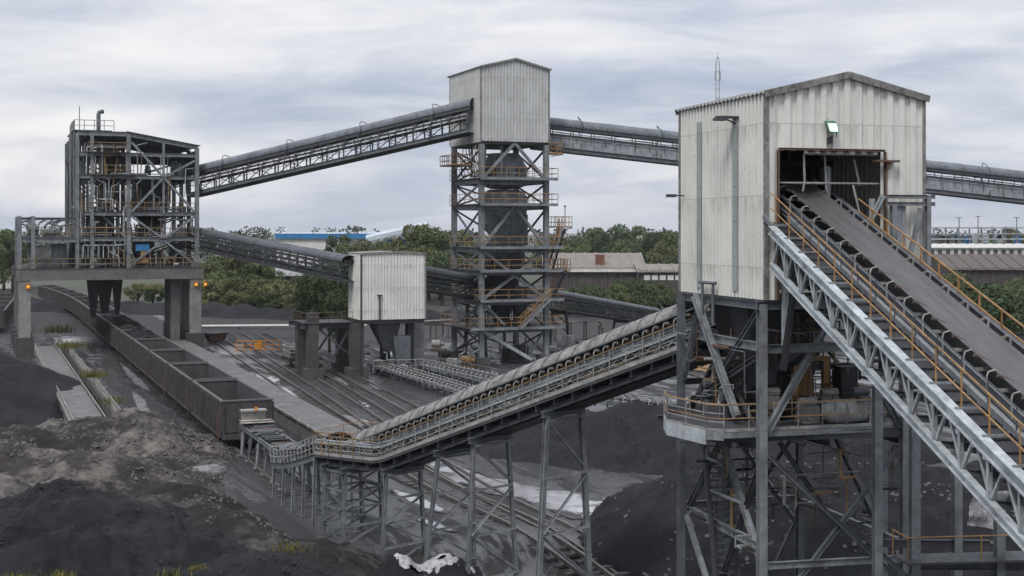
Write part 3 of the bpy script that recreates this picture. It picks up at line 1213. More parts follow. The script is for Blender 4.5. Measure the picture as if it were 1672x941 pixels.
def high_gallery(label, A, B, style, rr=None, hoops=9.0):
    t, P, L = gallery(label, A, B)
    rnd = random.Random(hash(label) % 1000 if False else len(label))
    hw = 1.15
    hb = 2.75                                     # belt level over the truss floor
    mb = MB()
    hood(mb, P, L, 0, hb + .18, .84, 2.6, .85)
    mb.build('belt_hood', M['hood'], t, False)
    mb = MB()
    mb.beam(P(0, 0, hb), P(L, 0, hb), 1.1, .05)
    mb.build('belt', M['belt_dark'], t)
    for sy in (-1, 1):
        mb = MB()
        mb.ib(P(0, sy * .86, hb - .18), P(L, sy * .86, hb - .18), .16, .36)
        mb.build('stringer', M['steel_dark'], t)
        mb = MB()
        mb.ib(P(0, sy * hw, .2), P(L, sy * hw, .2), .22, .42)
        mb.build('bottom_chord', M['steel_mid'], t)
        mb = MB()
        mb.ib(P(0, sy * hw, 1.75), P(L, sy * hw, 1.75), .16, .22)
        mb.build('top_chord', M['steel_mid'], t)
        mb = MB()
        n = int(L / 2.2)
        for i in range(n + 1):
            s = L * i / n
            mb.ang(P(s, sy * hw, .4), P(s, sy * hw, 1.65), .12)
            mb.ang(P(s, sy * hw * .9, 1.8), P(s, sy * .86, hb - .3), .10)
            if i < n:
                s2 = L * (i + 1) / n
                a, b = (.42, 1.62) if i % 2 else (1.62, .42)
                mb.beam(P(s, sy * hw, a), P(s2, sy * hw, b), .075)
                if style != 'panel':
                    mb.beam(P(s, sy * hw * .95, 1.85), P(s2, sy * .88, hb - .45), .05)
        mb.build('lattice', M['steel_dark'], t)
        if style == 'panel':
            mb = MB()
            k = max(1, int(L / 2.2))
            for i in range(k):
                s0, s1 = L * i / k + .03, L * (i + 1) / k - .03
                a, b, c, d = P(s0, sy * (hw + .14), .42), P(s1, sy * (hw + .14), .42), P(s1, sy * (hw + .14), 1.58), P(s0, sy * (hw + .14), 1.58)
                o = V((0, sy * .04, 0))
                mb.add([a, b, c, d, a + o, b + o, c + o, d + o], [(0, 1, 2, 3), (7, 6, 5, 4), (0, 4, 5, 1), (1, 5, 6, 2), (2, 6, 7, 3), (3, 7, 4, 0)])
            mb.build('side_panel', M['panel'], t)
        mb = MB()
        mb.rail([P(0, sy * (hw + .25), .95), P(L, sy * (hw + .25), .95)], 1.0, 1.6, .03, (.5,), 4)
        mb.build('handrail', M['galv'] if style != 'panel' else M['steel_dark'], t)
    mb = MB()
    mb.beam(P(0, 0, -.02), P(L, 0, -.02), 2.0, .06)
    for i in range(int(L / 2.2) + 1):
        s = min(L, i * 2.2)
        mb.beam(P(s, -hw, .12), P(s, hw, .12), .12, .16)
    mb.build('walkway', M['steel_dark'], t)
    for i in range(int(L / 1.5)):
        s = .7 + i * 1.5
        mb = MB()
        mb.tube(P(s, -.6, hb - .22), P(s, .6, hb - .22), .07, 6)
        mb.beam(P(s, -.8, hb - .35), P(s, .8, hb - .35), .07)
        if i < 60:
            mb.build('idler', M['roller'], t)
    # service cables, loose and sagging
    for q in range(5):
        mb = MB()
        y = -hw - .1 + .05 * q
        pts = []
        m = int(L / 1.3)
        for i in range(m + 1):
            s = L * i / m
            pts.append(P(s, y, 1.2 + .28 * q + .06 * math.sin(i * 1.9 + q) - .05 * (i % 2)))
        mb.pt(pts, .03 + .01 * (q % 2), 4)
        mb.build('cable', M['black_steel'], t)
    s = hoops * .6
    while s < L - 1:
        mb = MB()
        r = 1.02
        pts = [P(s + .25 * math.sin(j * .7), r * math.cos(math.radians(a)), hb + .25 + r * math.sin(math.radians(a))) for j, a in enumerate(range(-40, 221, 20))]
        pts = [P(s, -r * .8, 1.2)] + pts[::-1][0:0] + pts + [P(s, -r * .9, 1.6)]
        mb.pt(pts[1:-1], .045, 5)
        mb.beam(P(s, -hw - .3, .1), P(s, -.95, hb), .09)
        mb.beam(P(s, hw + .3, .1), P(s, .95, hb), .09)
        mb.build('hoop', M['steel_dark'], t)
        s += hoops * rnd.uniform(.8, 1.2)
    return t, P, L


def low_gallery(label, A, B, name='conveyor_gallery'):
    """older dark gallery: hood over thin stacked rails"""
    t, P, L = gallery(label, A, B, name)
    mb = MB()
    hood(mb, P, L, 0, 2.0, .85, 3.0, .62)
    mb.build('belt_hood', M['hood_dark'], t)
    mb = MB()
    mb.beam(P(0, 0, 1.9), P(L, 0, 1.9), 1.2, .3)
    mb.build('belt', M['belt_dark'], t)
    for sy in (-1, 1):
        for h, w, mt in ((.12, .24, 'steel_dark'), (.7, .12, 'steel_mid'), (1.15, .12, 'steel_mid'), (1.6, .26, 'steel_dark')):
            mb = MB()
            mb.ib(P(0, sy * 1.0, h), P(L, sy * 1.0, h), .14, w)
            mb.build('chord', M[mt], t)
        mb = MB()
        n = int(L / 1.8)
        for i in range(n + 1):
            s = L * i / n
            mb.ang(P(s, sy * 1.0, .2), P(s, sy * 1.0, 1.5), .1)
            if i < n:
                mb.beam(P(s, sy * 1.0, .2 + .0), P(L * (i + 1) / n, sy * 1.0, 1.5), .05)
        mb.build('lattice', M['steel_dark'], t)
    mb = MB()
    mb.beam(P(0, 0, 0), P(L, 0, 0), 1.8, .08)
    mb.build('walkway', M['steel_dark'], t)
    for q in range(3):
        mb = MB()
        m = int(L / 2)
        mb.pt([P(L * i / m, -1.12, .45 + .4 * q + .05 * math.sin(i * 2.3 + q)) for i in range(m + 1)], .04, 4)
        mb.build('cable', M['black_steel'], t)
    return t, P, L
# ------------------------------------------------------------------ rail load-out bin building on the left
O = at(40, 0, 150)
BN = thing('bin_building', 'open steel bin building on a concrete frame straddling the coal train', 'building', (O.x, O.y, 0), RZ)
ZB0, ZB1 = 8.5, 9.62
DY = 21.0
for x in (0.0, 18.7):
    for j, y in enumerate((0, 5.5, 13, 20.5)):
        mb = MB()
        mb.bx(x - .62, x + .62, y - .55, y + .55, 2.2, ZB0)
        c = mb.build('column', M['conc_pale'] if j == 0 else M['conc'], BN)
        mb = MB()
        mb.bx(x - .95, x + .95, y - .9, y + .9, -.3, 2.2)
        mb.build('footing', M['conc_dark'], c)
for x in (16.6,):
    for y in (1.5, 6.5):
        mb = MB()
        mb.bx(x - .5, x + .5, y - .5, y + .5, -.3, ZB0)
        mb.build('column', M['conc'], BN)
for y in (0, 20.5):
    mb = MB()
    mb.bx(-.9, 19.6, y - .65, y + .65, ZB0 + .003, ZB1)
    mb.build('beam', M['conc'], BN)
for x in (0, 18.7, 10.5):
    mb = MB()
    mb.bx(x - .45, x + .45, .66, 19.84, ZB0 + .1, ZB1 - .01)
    mb.build('beam', M['conc_dark'], BN)
mb = MB()
mb.bx(-.6, 19.3, -.5, 21, ZB1 + .004, ZB1 + .2)
mb.build('deck', M['conc_dark'], BN)
FZ = ZB1 + .2
# steel columns
def col_(x, y, z0, z1, w=.42, m='steel'):
    mb = MB()
    mb.ib((x, y, z0), (x, y, z1), w, w, up=(0, 1, 0))
    mb.build('column', M[m], BN)
def hb_(p, q, w=.22, h=.36, m='steel', nm='girder'):
    mb = MB()
    mb.ib(p, q, w, h)
    mb.build(nm, M[m], BN)
def br_(p, q, w=.22, m='steel'):
    mb = MB()
    mb.beam(p, q, w, w)
    mb.build('brace', M[m], BN)
roofz = lambda x: 25.1 - max(0, (x - 11.0)) * .17 if x > 11 else 25.1 - max(0, 8.5 - x) * .0
for y in (0, 6.5, 13, 20):
    for x in (5.6, 7.2, 11.2, 18.9):
        zt = roofz(x)
        col_(x, y, FZ, zt, .46 if x in (11.2, 18.9) else .38, 'steel' if y == 0 else 'steel_mid')
for x in (5.7,):
    for y in (3.4, 9.6, 16.4):
        col_(x, y, FZ, roofz(x), .3, 'steel_mid')
LV = [13.1, 16.0, 20.2, 22.8]
for z in LV:
    for y in (0, 6.5, 13, 20):
        hb_((5.6, y - .0, z), (18.9, y, z), .22, .40, 'steel' if y == 0 else 'steel_dark')
    for x in (5.6, 11.2, 18.9):
        hb_((x, .2, z - .02), (x, 19.8, z - .02), .2, .36, 'steel_mid')
for y in (0, 6.5, 13, 20):
    hb_((5.6, y, 25.1), (11.2, y, 25.1), .26, .5)
    hb_((11.2, y, 25.1), (18.9, y, roofz(18.9)), .26, .5)
    hb_((7.2, y, 23.7), (11.2, y, 23.7), .2, .3)
# X bracing of the right bay
ym = -.22
br_((11.5, ym, 24.2), (15.0, ym, 20.3), .24); br_((18.6, ym, 22.2), (15.2, ym, 20.3), .24)
br_((15.0, ym, 20.1), (11.5, ym, 16.2), .24); br_((15.2, ym, 20.1), (18.6, ym, 16.2), .24)
br_((11.5, ym, 15.7), (15.0, ym, 13.2), .24); br_((18.6, ym, 15.7), (15.2, ym, 13.2), .24)
br_((15.0, ym, 12.9), (11.5, ym, 10.2), .22); br_((15.2, ym, 12.9), (18.6, ym, 10.2), .22)
mb = MB(); mb.ib((15.1, -.02, 16.0), (15.1, -.02, 24.2), .26, .26, up=(0, 1, 0)); mb.build('column', M['steel'], BN)
for y in (6.5, 13, 20):
    for z0, z1 in ((10, 13), (13.2, 16), (16.2, 20), (20.2, 22.6)):
        br_((11.4, y, z0), (18.7, y, z1), .16, 'steel_dark')
        br_((5.8, y, z1), (11, y, z0), .16, 'steel_dark')
for x in (5.5,):
    for y0, y1 in ((0, 6.5), (6.5, 13), (13, 20)):
        for z0, z1 in ((10, 16), (16, 22.8)):
            br_((x, y0, z0), (x, y1, z1), .16, 'steel_mid')
# floors and rails
for z, x0, x1 in ((13.3, 5.6, 18.9), (16.2, 5.6, 18.9), (20.4, 7.0, 12.0), (22.95, 6.4, 11.2)):
    mb = MB()
    mb.bx(x0, x1, -.75 if z > 20 else .25, 6.2, z, z + .06)
    p_ = mb.build('platform', M['steel_dark'], BN)
    mb = MB()
    y = -.72 if z > 20 else -.28
    mb.rail([(x0 + .3, y, z), (x1 - .3, y, z)], 1.1, 1.4, .035, (.5,), 4)
    mb.build('handrail', M['yellow_dull'], p_)
mb = MB()
mb.rail([(-.4, -.55, FZ), (19.2, -.55, FZ)], 1.1, 1.5, .035, (.5,), 4)
mb.build('handrail', M['yellow_dull'], BN)
mb = MB()                                        # sloped roof sheets
mb.add([(11.0, -.3, 25.45), (19.3, -.3, roofz(19.3) + .32), (19.3, 20.3, roofz(19.3) + .32), (11.0, 20.3, 25.45),
        (11.0, -.3, 25.40), (19.3, -.3, roofz(19.3) + .27), (19.3, 20.3, roofz(19.3) + .27), (11.0, 20.3, 25.40)],
       [(0, 1, 2, 3), (7, 6, 5, 4), (0, 4, 5, 1), (1, 5, 6, 2), (2, 6, 7, 3), (3, 7, 4, 0)])
mb.bx(6.2, 10.96, 1.0, 20.3, 25.40, 25.46)
mb.build('roof', M['roof'], BN)
mb = MB()
mb.corr((19.1, .4, 0), (0, 1, 0), 19.5, 20.9, roofz(19) - .2, .4, .05)
mb.build('wall_sheeting', M['black_steel'], BN)
# internal bins, chutes and machinery
mb = MB()
mb.frus((14.6, 8, 13.4), (1.8, 1.8), (14.6, 8, 17.5), (4.2, 4)); mb.bx(12.5, 16.7, 6, 10, 17.503, 19.6)
mb.build('bin', M['black_steel'], BN)
for (x, y, z0, z1, a, b) in ((8.9, 3, 9.9, 15.6, 1.0, 1.5), (8.9, 3.0, 15.8, 20.0, 1.5, 2.2), (9.2, 9, 10, 17, 1.3, 2.2), (13.2, 3.2, 10, 12.8, 1.4, 2.2),
                            (17.0, 3.4, 10.0, 12.6, 1.2, 1.7), (9.1, 4.0, 20.6, 24.2, 1.3, 2.0)):
    mb = MB()
    mb.frus((x, y, z0), (a, a), (x, y, z0 + (z1 - z0) * .55), (b, b))
    mb.bx(x - b / 2 - .05, x + b / 2 + .05, y - b / 2 - .05, y + b / 2 + .05, z0 + (z1 - z0) * .55 + .003, z1)
    mb.build('chute', M['steel_dark' if y < 6 else 'black_steel'], BN)
for (x, z0, z1, r) in ((7.7, 3.9, 8.4, .55), (9.0, 4.4, 8.4, .7), (10.4, 4.2, 8.4, .45)):
    mb = MB()
    mb.frus((x, 5, z0), (r, r), (x, 5, z1), (r * 2.6, r * 2.6))
    mb.build('discharge_chute', M['black_steel'], BN)
rb = random.Random(11)
for i in range(70):
    x0, y0 = rb.uniform(6, 18.4) if i % 3 else rb.uniform(6, 11), rb.uniform(-.2, 5)
    z0 = rb.choice((10.2, 13.6, 16.5, 20.6))
    mb = MB()
    pts = [V((x0, y0, z0))]
    for j in range(rb.randint(2, 4)):
        p = pts[-1].copy()
        ax = rb.randint(0, 2)
        p[ax] += rb.uniform(-2.6, 2.6) if ax != 2 else rb.uniform(.6, 2.4)
        p.x, p.y = min(18.5, max(6, p.x)), min(6.5, max(.2, p.y))
        pts.append(p)
    mb.pt(pts, rb.choice((.06, .09, .14)), 6)
    mb.build('pipe', M[rb.choice(('steel', 'steel_light', 'galv', 'steel_mid', 'hook', 'rusty'))], BN)
for i in range(26):
    z = rb.choice((10.0, 13.4, 16.3, 20.5))
    x, y = rb.uniform(6.2, 18.2), rb.uniform(.6, 5)
    mb = MB()
    a, b, c = rb.uniform(.5, 1.5), rb.uniform(.5, 1.2), rb.uniform(.5, 1.5)
    mb.bx(x - a / 2, x + a / 2, y - b / 2, y + b / 2, z, z + c)
    mb.lathe((x, y, z + c), [(.12, 0), (.3, .05), (.3, .35), (.1, .4)], 10)
    mb.build('machine_unit', M[rb.choice(('steel_dark', 'black_steel', 'steel_mid', 'steel_mid'))], BN)
for x in np.arange(7.6, 18.6, 1.25):
    mb = MB()
    z = rb.choice((13.3, 16.2))
    mb.tube((x, .6, z), (x, .6, z + rb.uniform(2, 3.4)), .07, 5)
    mb.build('hanger', M['steel_mid'], BN)
# zig-zag stair
for k, (z0, z1) in enumerate(((13.35, 16.2), (16.3, 20.4), (10.0, 13.3))):
    mb = MB()
    xa, xb = (8.0, 10.8) if k % 2 else (10.8, 8.0)
    for yy in (.5, 1.2):
        mb.beam((xa, yy, z0), (xb, yy, z1), .06, .22)
        mb.tube((xa, yy, z0 + 1), (xb, yy, z1 + 1), .03, 4)
    for i in range(12):
        f = (i + .5) / 12
        mb.box((xa + (xb - xa) * f, .85, z0 + (z1 - z0) * f), (.25, .64, .03))
    mb.build('stair', M['steel_mid'], BN)
# lower annex on the left
for x in (-.5, .9):
    for y in (-.2, 6, 12):
        col_(x, y, FZ, 15.7, .42, 'steel')
hb_((-.6, -.2, 13.0), (5.5, -.2, 13.0), .25, .5)
hb_((-.6, -.25, 15.4), (5.4, -.25, 15.4), .2, .3, 'steel_mid')
hb_((-.6, 6, 13.0), (5.5, 6, 13.0), .25, .5, 'steel_mid')
mb = MB(); mb.bx(-.5, 5.4, .1, 12, 13.26, 13.32); ax_ = mb.build('platform', M['steel_dark'], BN)
mb = MB(); mb.rail([(-.5, 11.5, 13.3), (-.5, -.1, 13.3), (9.8, -.1, 13.3)], 1.15, 1.3, .035, (.5,), 4); mb.build('handrail', M['yellow_dull'], ax_)
for i in range(13):
    x, y = rb.uniform(0, 5), rb.uniform(.6, 8)
    mb = MB()
    if i % 2:
        mb.lathe((x, y, 13.7 + rb.uniform(0, .8)), [(.1, -.6), (.42, -.55), (.42, .55), (.1, .6)], 12, 'x')
        mb.bx(x - .7, x + .7, y - .3, y + .3, 13.33, 13.6)
    else:
        mb.pt([(x, y, 13.3), (x, y, 14.6), (x + rb.uniform(-2, 2), y, 15.0), (x + 1, y + 1, 15.4)], .12, 6)
    mb.build('drive_unit' if i % 2 else 'pipe', M['steel_mid' if i % 3 else 'steel'], BN)
mb = MB()
mb.add([(1.2, 1.2, FZ + .2), (4.8, 1.2, FZ + .2), (4.8, 2.2, FZ + .2), (1.2, 2.2, FZ + .2), (3.0, 1.2, 12.6), (4.5, 1.2, 12.6), (4.5, 2.2, 12.6), (3.0, 2.2, 12.6)],
       [(0, 3, 2, 1), (4, 5, 6, 7), (0, 1, 5, 4), (1, 2, 6, 5), (2, 3, 7, 6), (3, 0, 4, 7)])
mb.build('chute', M['steel_mid'], BN)
mb = MB(); mb.bx(1.1, 2.9, 1.0, 1.4, 11.0, 12.4); mb.build('guard_panel', M['galv'], BN)
for i in range(8):
    mb = MB()
    x = 6.2 + i * .55
    mb.pt([(x, -.3, 11.0), (x, -.35, 12.4), (x + .5, -.35, 12.45)], .06, 5)
    mb.build('pipe', M['galv' if i % 2 else 'steel_light'], BN)
# blue cabinet with yellow guard, on the deck
mb = MB(); mb.bx(12.0, 13.5, .0, .7, 11.75, 12.5); mb.build('cabinet', M['blue'], BN)
mb = MB(); mb.bx(12.55, 13.1, -.1, .5, 11.0, 11.7); mb.bx(12.3, 13.4, -.1, .3, 10.4, 10.9); mb.build('guard_box', M['yellow'], BN)
# roof details
mb = MB(); mb.rail([(5.3, 6, 25.4), (5.3, .0, 25.4), (9.6, .0, 25.4)], 1.2, 1.2, .04, (.5,), 4); mb.build('handrail', M['galv'], BN)
mb = MB(); mb.bx(5.2, 9.4, .2, 12, 25.42, 25.5); mb.build('roof_walkway', M['steel_mid'], BN)
mb = MB(); mb.pt([(8.0, 1.2, 25.4), (8.0, 1.2, 27.5), (8.15, 1.2, 27.7), (8.6, 1.2, 27.7)], .24, 8); mb.build('vent_pipe', M['steel_mid'], BN)
mb = MB(); mb.tube((5.9, 1, 25.4), (5.9, 1, 28.2), .05, 5); mb.build('antenna', M['steel_mid'], BN)
mb = MB()
for i in range(12):
    mb.tube((5.05, 3 + .0 * i, 14 + i * .9), (5.05, 3.9, 14 + i * .9), .03, 4)
for y in (3, 3.9):
    mb.tube((5.05, y, 13.3), (5.05, y, 26.2), .04, 4)
mb.build('ladder', M['galv'], BN)
for i in range(5):
    mb = MB(); mb.tube((5.3, .5 + i * 3.4, 15), (5.3, .5 + i * 2.0, 25.3), .09, 6); mb.build('downpipe', M['steel_mid' if i % 2 else 'steel'], BN)
# amber warning lamps on the front
for (x, lab) in ((.35, 'amber warning lamp on the left concrete column of the bin building'), (18.7, 'amber warning lamp on the right concrete column of the bin building'),
                 (19.75, 'amber warning lamp on a bracket right of the bin building')):
    w = BN.matrix_basis @ V((x, 0, 0)) if False else rw(0, 0)
    c_, s_ = math.cos(RZ), math.sin(RZ)
    g = V((O.x + x * c_ + .66 * s_, O.y + x * s_ - .66 * c_, 7.85))
    L_ = thing('warning_lamp', lab, 'lamp', g, RZ, 'amber warning lamps')
    mb = MB(); mb.bx(-.26, .26, -.12, .0, -.25, .12); mb.bx(-.32, .32, -.3, .02, .28, .33); mb.build('housing', M['orange'], L_)
    mb = MB(); mb.lathe((0, -.15, .02), [(.02, -.1), (.15, -.06), (.17, .0), (.13, .06), (.02, .1)], 10, 'y'); mb.build('lens', M['amber'], L_)

# lighter pipe runs and rods in front of the frame
for i in range(44):
    x = rb.uniform(5.8, 18.6) if i % 2 else rb.uniform(5.8, 11)
    z = rb.choice((10.1, 13.4, 16.3, 20.5, 18.0))
    mb = MB()
    k = rb.uniform(1.0, 3.4)
    mb.pt([(x, -.25 + rb.uniform(0, .6), z), (x + rb.uniform(-.15, .15), -.2, z + k), (x + rb.uniform(-1.4, 1.4), .1, z + k + rb.uniform(0, .7))], rb.choice((.04, .06, .08)), 5)
    mb.build('pipe', M[rb.choice(('steel_light', 'galv', 'hook', 'steel', 'yellow_dull', 'rusty'))], BN)
for i in range(16):
    x, z = rb.uniform(11.4, 17), rb.choice((10.3, 13.5, 16.4, 18.6, 21))
    mb = MB(); mb.beam((x, .3, z), (x + rb.uniform(-1.5, 3), rb.uniform(.3, 4), z + rb.uniform(.2, 2.4)), .12); mb.build('brace', M[rb.choice(('steel', 'steel_mid'))], BN)
# ------------------------------------------------------------------ tall transfer tower in the middle
TO = at(786, 0, 140)
TO.z = 0
TW = thing('transfer_tower', 'tall steel transfer tower with a grey sheeted top box and yellow railed floors', 'tower', TO, RZ)
TX, TY = 7.3, 8.6
CT, CB = 31.1, 23.4


def xf(o, rz, p):
    c, s = math.cos(rz), math.sin(rz)
    return V((o.x + p[0] * c - p[1] * s, o.y + p[0] * s + p[1] * c, o.z + p[2]))


def gable_house(par, x0, x1, y0, y1, zb, ze, rise, m, pitch, depth, front_open=None, roofm='roof', over=.35, zbs=None, fpitch=None):
    """ribbed-sheet house with a ridge along y; front_open=(xa, xb, z) leaves a doorway in the y0 wall"""
    w = x1 - x0
    fp = fpitch or pitch
    xm = (x0 + x1) / 2
    top = lambda x: ze + rise * (1 - abs(x - xm) / (w / 2))
    mb = MB()
    if front_open:
        a, b, z = front_open[:3]
        if a - x0 > .05:
            mb.corr((x0, y0, 0), (1, 0, 0), a - x0, zb, lambda t: top(x0 + t), fp, depth)
        mb.corr((a, y0, 0), (1, 0, 0), b - a, z, lambda t: top(a + t), fp, depth)
        mb.corr((b, y0, 0), (1, 0, 0), x1 - b, front_open[3] if len(front_open) > 3 else zb, lambda t: top(b + t), fp, depth)
    else:
        mb.corr((x0, y0, 0), (1, 0, 0), w, zb, lambda t: top(x0 + t), pitch, depth)
    mb.build('wall', m, par)
    mb = MB()
    mb.corr((x0, y1, 0), (0, -1, 0), y1 - y0, zbs or zb, ze, pitch * .85, depth)
    mb.build('wall', m, par)
    mb = MB()
    mb.corr((x1, y0, 0), (0, 1, 0), y1 - y0, zb, ze, pitch, depth)
    mb.build('wall', m, par)
    mb = MB()
    mb.corr((x1, y1, 0), (-1, 0, 0), w, zb, lambda t: top(x1 - t), pitch, depth)
    mb.build('wall', m, par)
    rf = MB()
    o = over
    sl = rise / (w / 2)
    for sx in (-1, 1):
        xe = xm + sx * (w / 2 + o)
        zr, zx = ze + rise + .06, ze - sl * o + .06
        n = int((y1 - y0 + 2 * o) / .28)
        for i in range(n):
            ya = y0 - o + (y1 - y0 + 2 * o) * i / n
            yb = ya + (y1 - y0 + 2 * o) / n
            ym, yq = ya + (yb - ya) * .45, ya + (yb - ya) * .6
            prof = [(ya, 0), (ym, 0), (yq, .045), (yb - .02, .045), (yb, 0)]
            for (p, a), (q, b) in zip(prof[:-1], prof[1:]):
                rf.add([(xm, p, zr + a), (xm, q, zr + b), (xe, q, zx + b), (xe, p, zx + a), (xm, p, zr + a - .03), (xm, q, zr + b - .03), (xe, q, zx + b - .03), (xe, p, zx + a - .03)],
                       [(0, 1, 2, 3), (7, 6, 5, 4), (0, 4, 5, 1), (1, 5, 6, 2), (2, 6, 7, 3), (3, 7, 4, 0)])
    rfo = rf.build('roof', M[roofm], par)
    mb = MB()                                    # barge boards and corner flashings
    for sx in (-1, 1):
        for yy in (y0 - o - .02, y1 + o + .02):
            mb = MB()
            mb.beam((xm, yy, ze + rise + .02), (xm + sx * (w / 2 + o), yy, ze - sl * o + .02), .04, .20)
            mb.build('barge_board', M['hood_pale'], rfo)
        for yy in (y0 - .02, y1 + .02):
            mb = MB()
            mb.bx(xm + sx * (w / 2 + .03) - .07, xm + sx * (w / 2 + .03) + .07, yy - .05, yy + .05, zb, ze - .02)
            mb.build('flashing', M['hood_pale'], rfo)


gable_house(TW, -.1, 7.55, -.15, 9.6, CB, CT, .95, M['clad_grey'], .36, .10, zbs=CB - .1, over=.25)
mb = MB(); mb.bx(-.05, 7.5, -.1, 9.5, CB - .28, CB - .04); mb.build('floor', M['black_steel'], TW)
for x in (0, TX):
    for y in (0, TY):
        mb = MB(); mb.ib((x, y, .9), (x, y, CB - .3), .52, .52, up=(0, 1, 0)); c = mb.build('column', M['steel'], TW)
        mb = MB(); mb.bx(x - .8, x + .8, y - .8, y + .8, -.3, .9); mb.build('footing', M['conc_dark'], c)
DK = [3.9, 6.8, 9.9, 12.3, 16.8, 19.5]
for k, z in enumerate(DK):
    for (a, b) in (((0, 0), (TX, 0)), ((0, 0), (0, TY)), ((TX, 0), (TX, TY)), ((0, TY), (TX, TY))):
        mb = MB(); mb.ib((a[0], a[1], z - .25), (b[0], b[1], z - .25), .24, .5); mb.build('girder', M['steel'], TW)
    x0, x1 = (-1.6 if k in (0,) else -.5), (TX + (.9 if k not in (0, 1, 2, 3) else 1.6))
    mb = MB()
    mb.bx(x0, x1, -1.1, 1.1, z + .003, z + .07); mb.bx(x0, .9, 1.103, TY, z + .003, z + .07); mb.bx(TX - .9, x1, 1.103, TY, z + .003, z + .07)
    p_ = mb.build('platform', M['steel_dark'], TW)
    mb = MB(); mb.bx(x0, x1, -1.15, -1.103, z - .15, z + .15); mb.build('kick_plate', M['steel'], p_)
    mb = MB(); mb.rail([(x0, TY, z), (x0, -1.1, z), (x1, -1.1, z), (x1, TY, z)], 1.15, 1.5, .031, (.5,), 4)
    mb.build('handrail', M['yellow'], p_)
def tb(p, q, w=.3, m='steel'):
    mb = MB(); mb.beam(p, q, w, w); mb.build('brace', M[m], TW)
yf = -.05
tb((3.65, yf, 23.2), (.2, yf, 19.6), .28); tb((3.75, yf, 23.2), (7.1, yf, 19.6), .28)
tb((3.6, yf, 16.6), (.2, yf, 12.5), .28); tb((3.7, yf, 16.6), (7.1, yf, 12.5), .28)
tb((.2, yf, 12.0), (3.6, yf, 9.4), .28); tb((7.1, yf, 12.0), (3.7, yf, 9.4), .28)
tb((3.6, yf, 9.3), (.2, yf, 7.0), .28); tb((3.7, yf, 9.3), (7.1, yf, 7.0), .28)
tb((.2, yf, 6.5), (2.6, yf, 4.2), .24); tb((.2, yf, 3.6), (5.6, yf, .5), .34, 'steel_light'); tb((7.1, yf, 3.6), (5.0, yf, .5), .2, 'steel_mid')
for x in (0, TX):
    for z0, z1 in zip([1.0] + DK, DK + [23.2]):
        if z1 - z0 > 1.5:
            tb((x, .2, z0), (x, TY - .2, z1 - .5), .17, 'steel_mid'); tb((x, TY - .2, z0), (x, .2, z1 - .5), .17, 'steel_mid')
for z0, z1 in zip([1.0] + DK, DK + [23.2]):
    tb((.2, TY, z0), (TX - .2, TY, z1 - .5), .17, 'steel_dark'); tb((TX - .2, TY, z0), (.2, TY, z1 - .5), .17, 'steel_dark')
for x in (2.4, 4.9):
    mb = MB(); mb.ib((x, 6.0, .5), (x, 6.0, 23), .26, .26, up=(0, 1, 0)); mb.build('column', M['steel_dark'], TW)
# internal vessel
def tl(name, prof, m, n=24, c=(4.3, 4.6, 0)):
    mb = MB(); mb.lathe(c, prof, n); return mb.build(name, M[m], TW, False)
tl('vessel', [(1.5, 18.6), (2.55, 19.0), (2.6, 20.8), (1.6, 22.4), (1.5, 22.41)], 'panel')
tl('vessel', [(1.2, 13.2), (2.2, 14.2), (2.5, 14.8), (2.5, 17.8), (2.2, 18.2), (1.6, 18.5)], 'steel')
tl('vessel_band', [(2.56, 16.9), (2.62, 16.95), (2.62, 17.5), (2.56, 17.55)], 'galv')
tl('vessel', [(.9, 7.2), (1.9, 9.2), (2.3, 9.6), (2.3, 12.6), (1.8, 13.0)], 'steel_dark')
mb = MB(); mb.bx(2.0, 6.2, 2.4, 3.2, 12.5, 15.8); mb.build('duct', M['steel_mid'], TW)
mb = MB(); mb.frus((3.4, 3.4, 3.9), (1.0, 1.0), (3.8, 3.6, 7.5), (2.6, 2.4)); mb.build('chute', M['black_steel'], TW)
mb = MB(); mb.frus((5.7, 3.0, 4.2), (.9, .9), (5.2, 3.4, 8.0), (1.8, 1.8)); mb.build('chute', M['steel_dark'], TW)
rt = random.Random(5)
for i in range(72):
    z0 = rt.choice(DK[:5] + [.6, 20.0])
    p = V((rt.uniform(.3, 7), rt.uniform(.2, 7), z0))
    pts = [p]
    for j in range(rt.randint(2, 4)):
        q = pts[-1].copy()
        a = rt.randint(0, 2)
        q[a] += rt.uniform(-2, 2) if a < 2 else rt.uniform(.5, 2.3)
        q.x, q.y = min(7, max(.3, q.x)), min(7, max(.2, q.y))
        pts.append(q)
    mb = MB(); mb.pt(pts, rt.choice((.05, .08, .13)), 6)
    mb.build('pipe', M[rt.choice(('steel', 'galv', 'steel_mid', 'steel_dark', 'yellow_dull', 'rusty'))], TW)
for i in range(12):
    mb = MB()                                    # hanging hoses below the left wall
    x, y = rt.uniform(-.6, .8), rt.uniform(.5, 7)
    mb.pt([(x, y, 23), (x + rt.uniform(-.3, .5), y, 21.5), (x + rt.uniform(0, 1.0), y - .4, 20), (x + rt.uniform(.2, 1.2), y - .6, 18.8)], .05, 5)
    mb.build('hose', M[rt.choice(('galv', 'yellow_dull', 'steel_mid', 'rusty'))], TW)
for i in range(14):
    z = rt.choice(DK + [.2, .2, .2])
    x, y = rt.uniform(.8, 6.6), rt.uniform(1.4, 6)
    a = rt.uniform(.5, 1.3)
    mb = MB(); mb.bx(x - a / 2, x + a / 2, y - .4, y + .4, z + .08, z + .1 + rt.uniform(.5, 1.2)); mb.lathe((x, y, z + 1.1), [(.1, -.6), (.35, -.55), (.35, .5), (.1, .55)], 10, 'x')
    mb.build('machine_unit', M[rt.choice(('steel_dark', 'steel_mid', 'black_steel'))], TW)
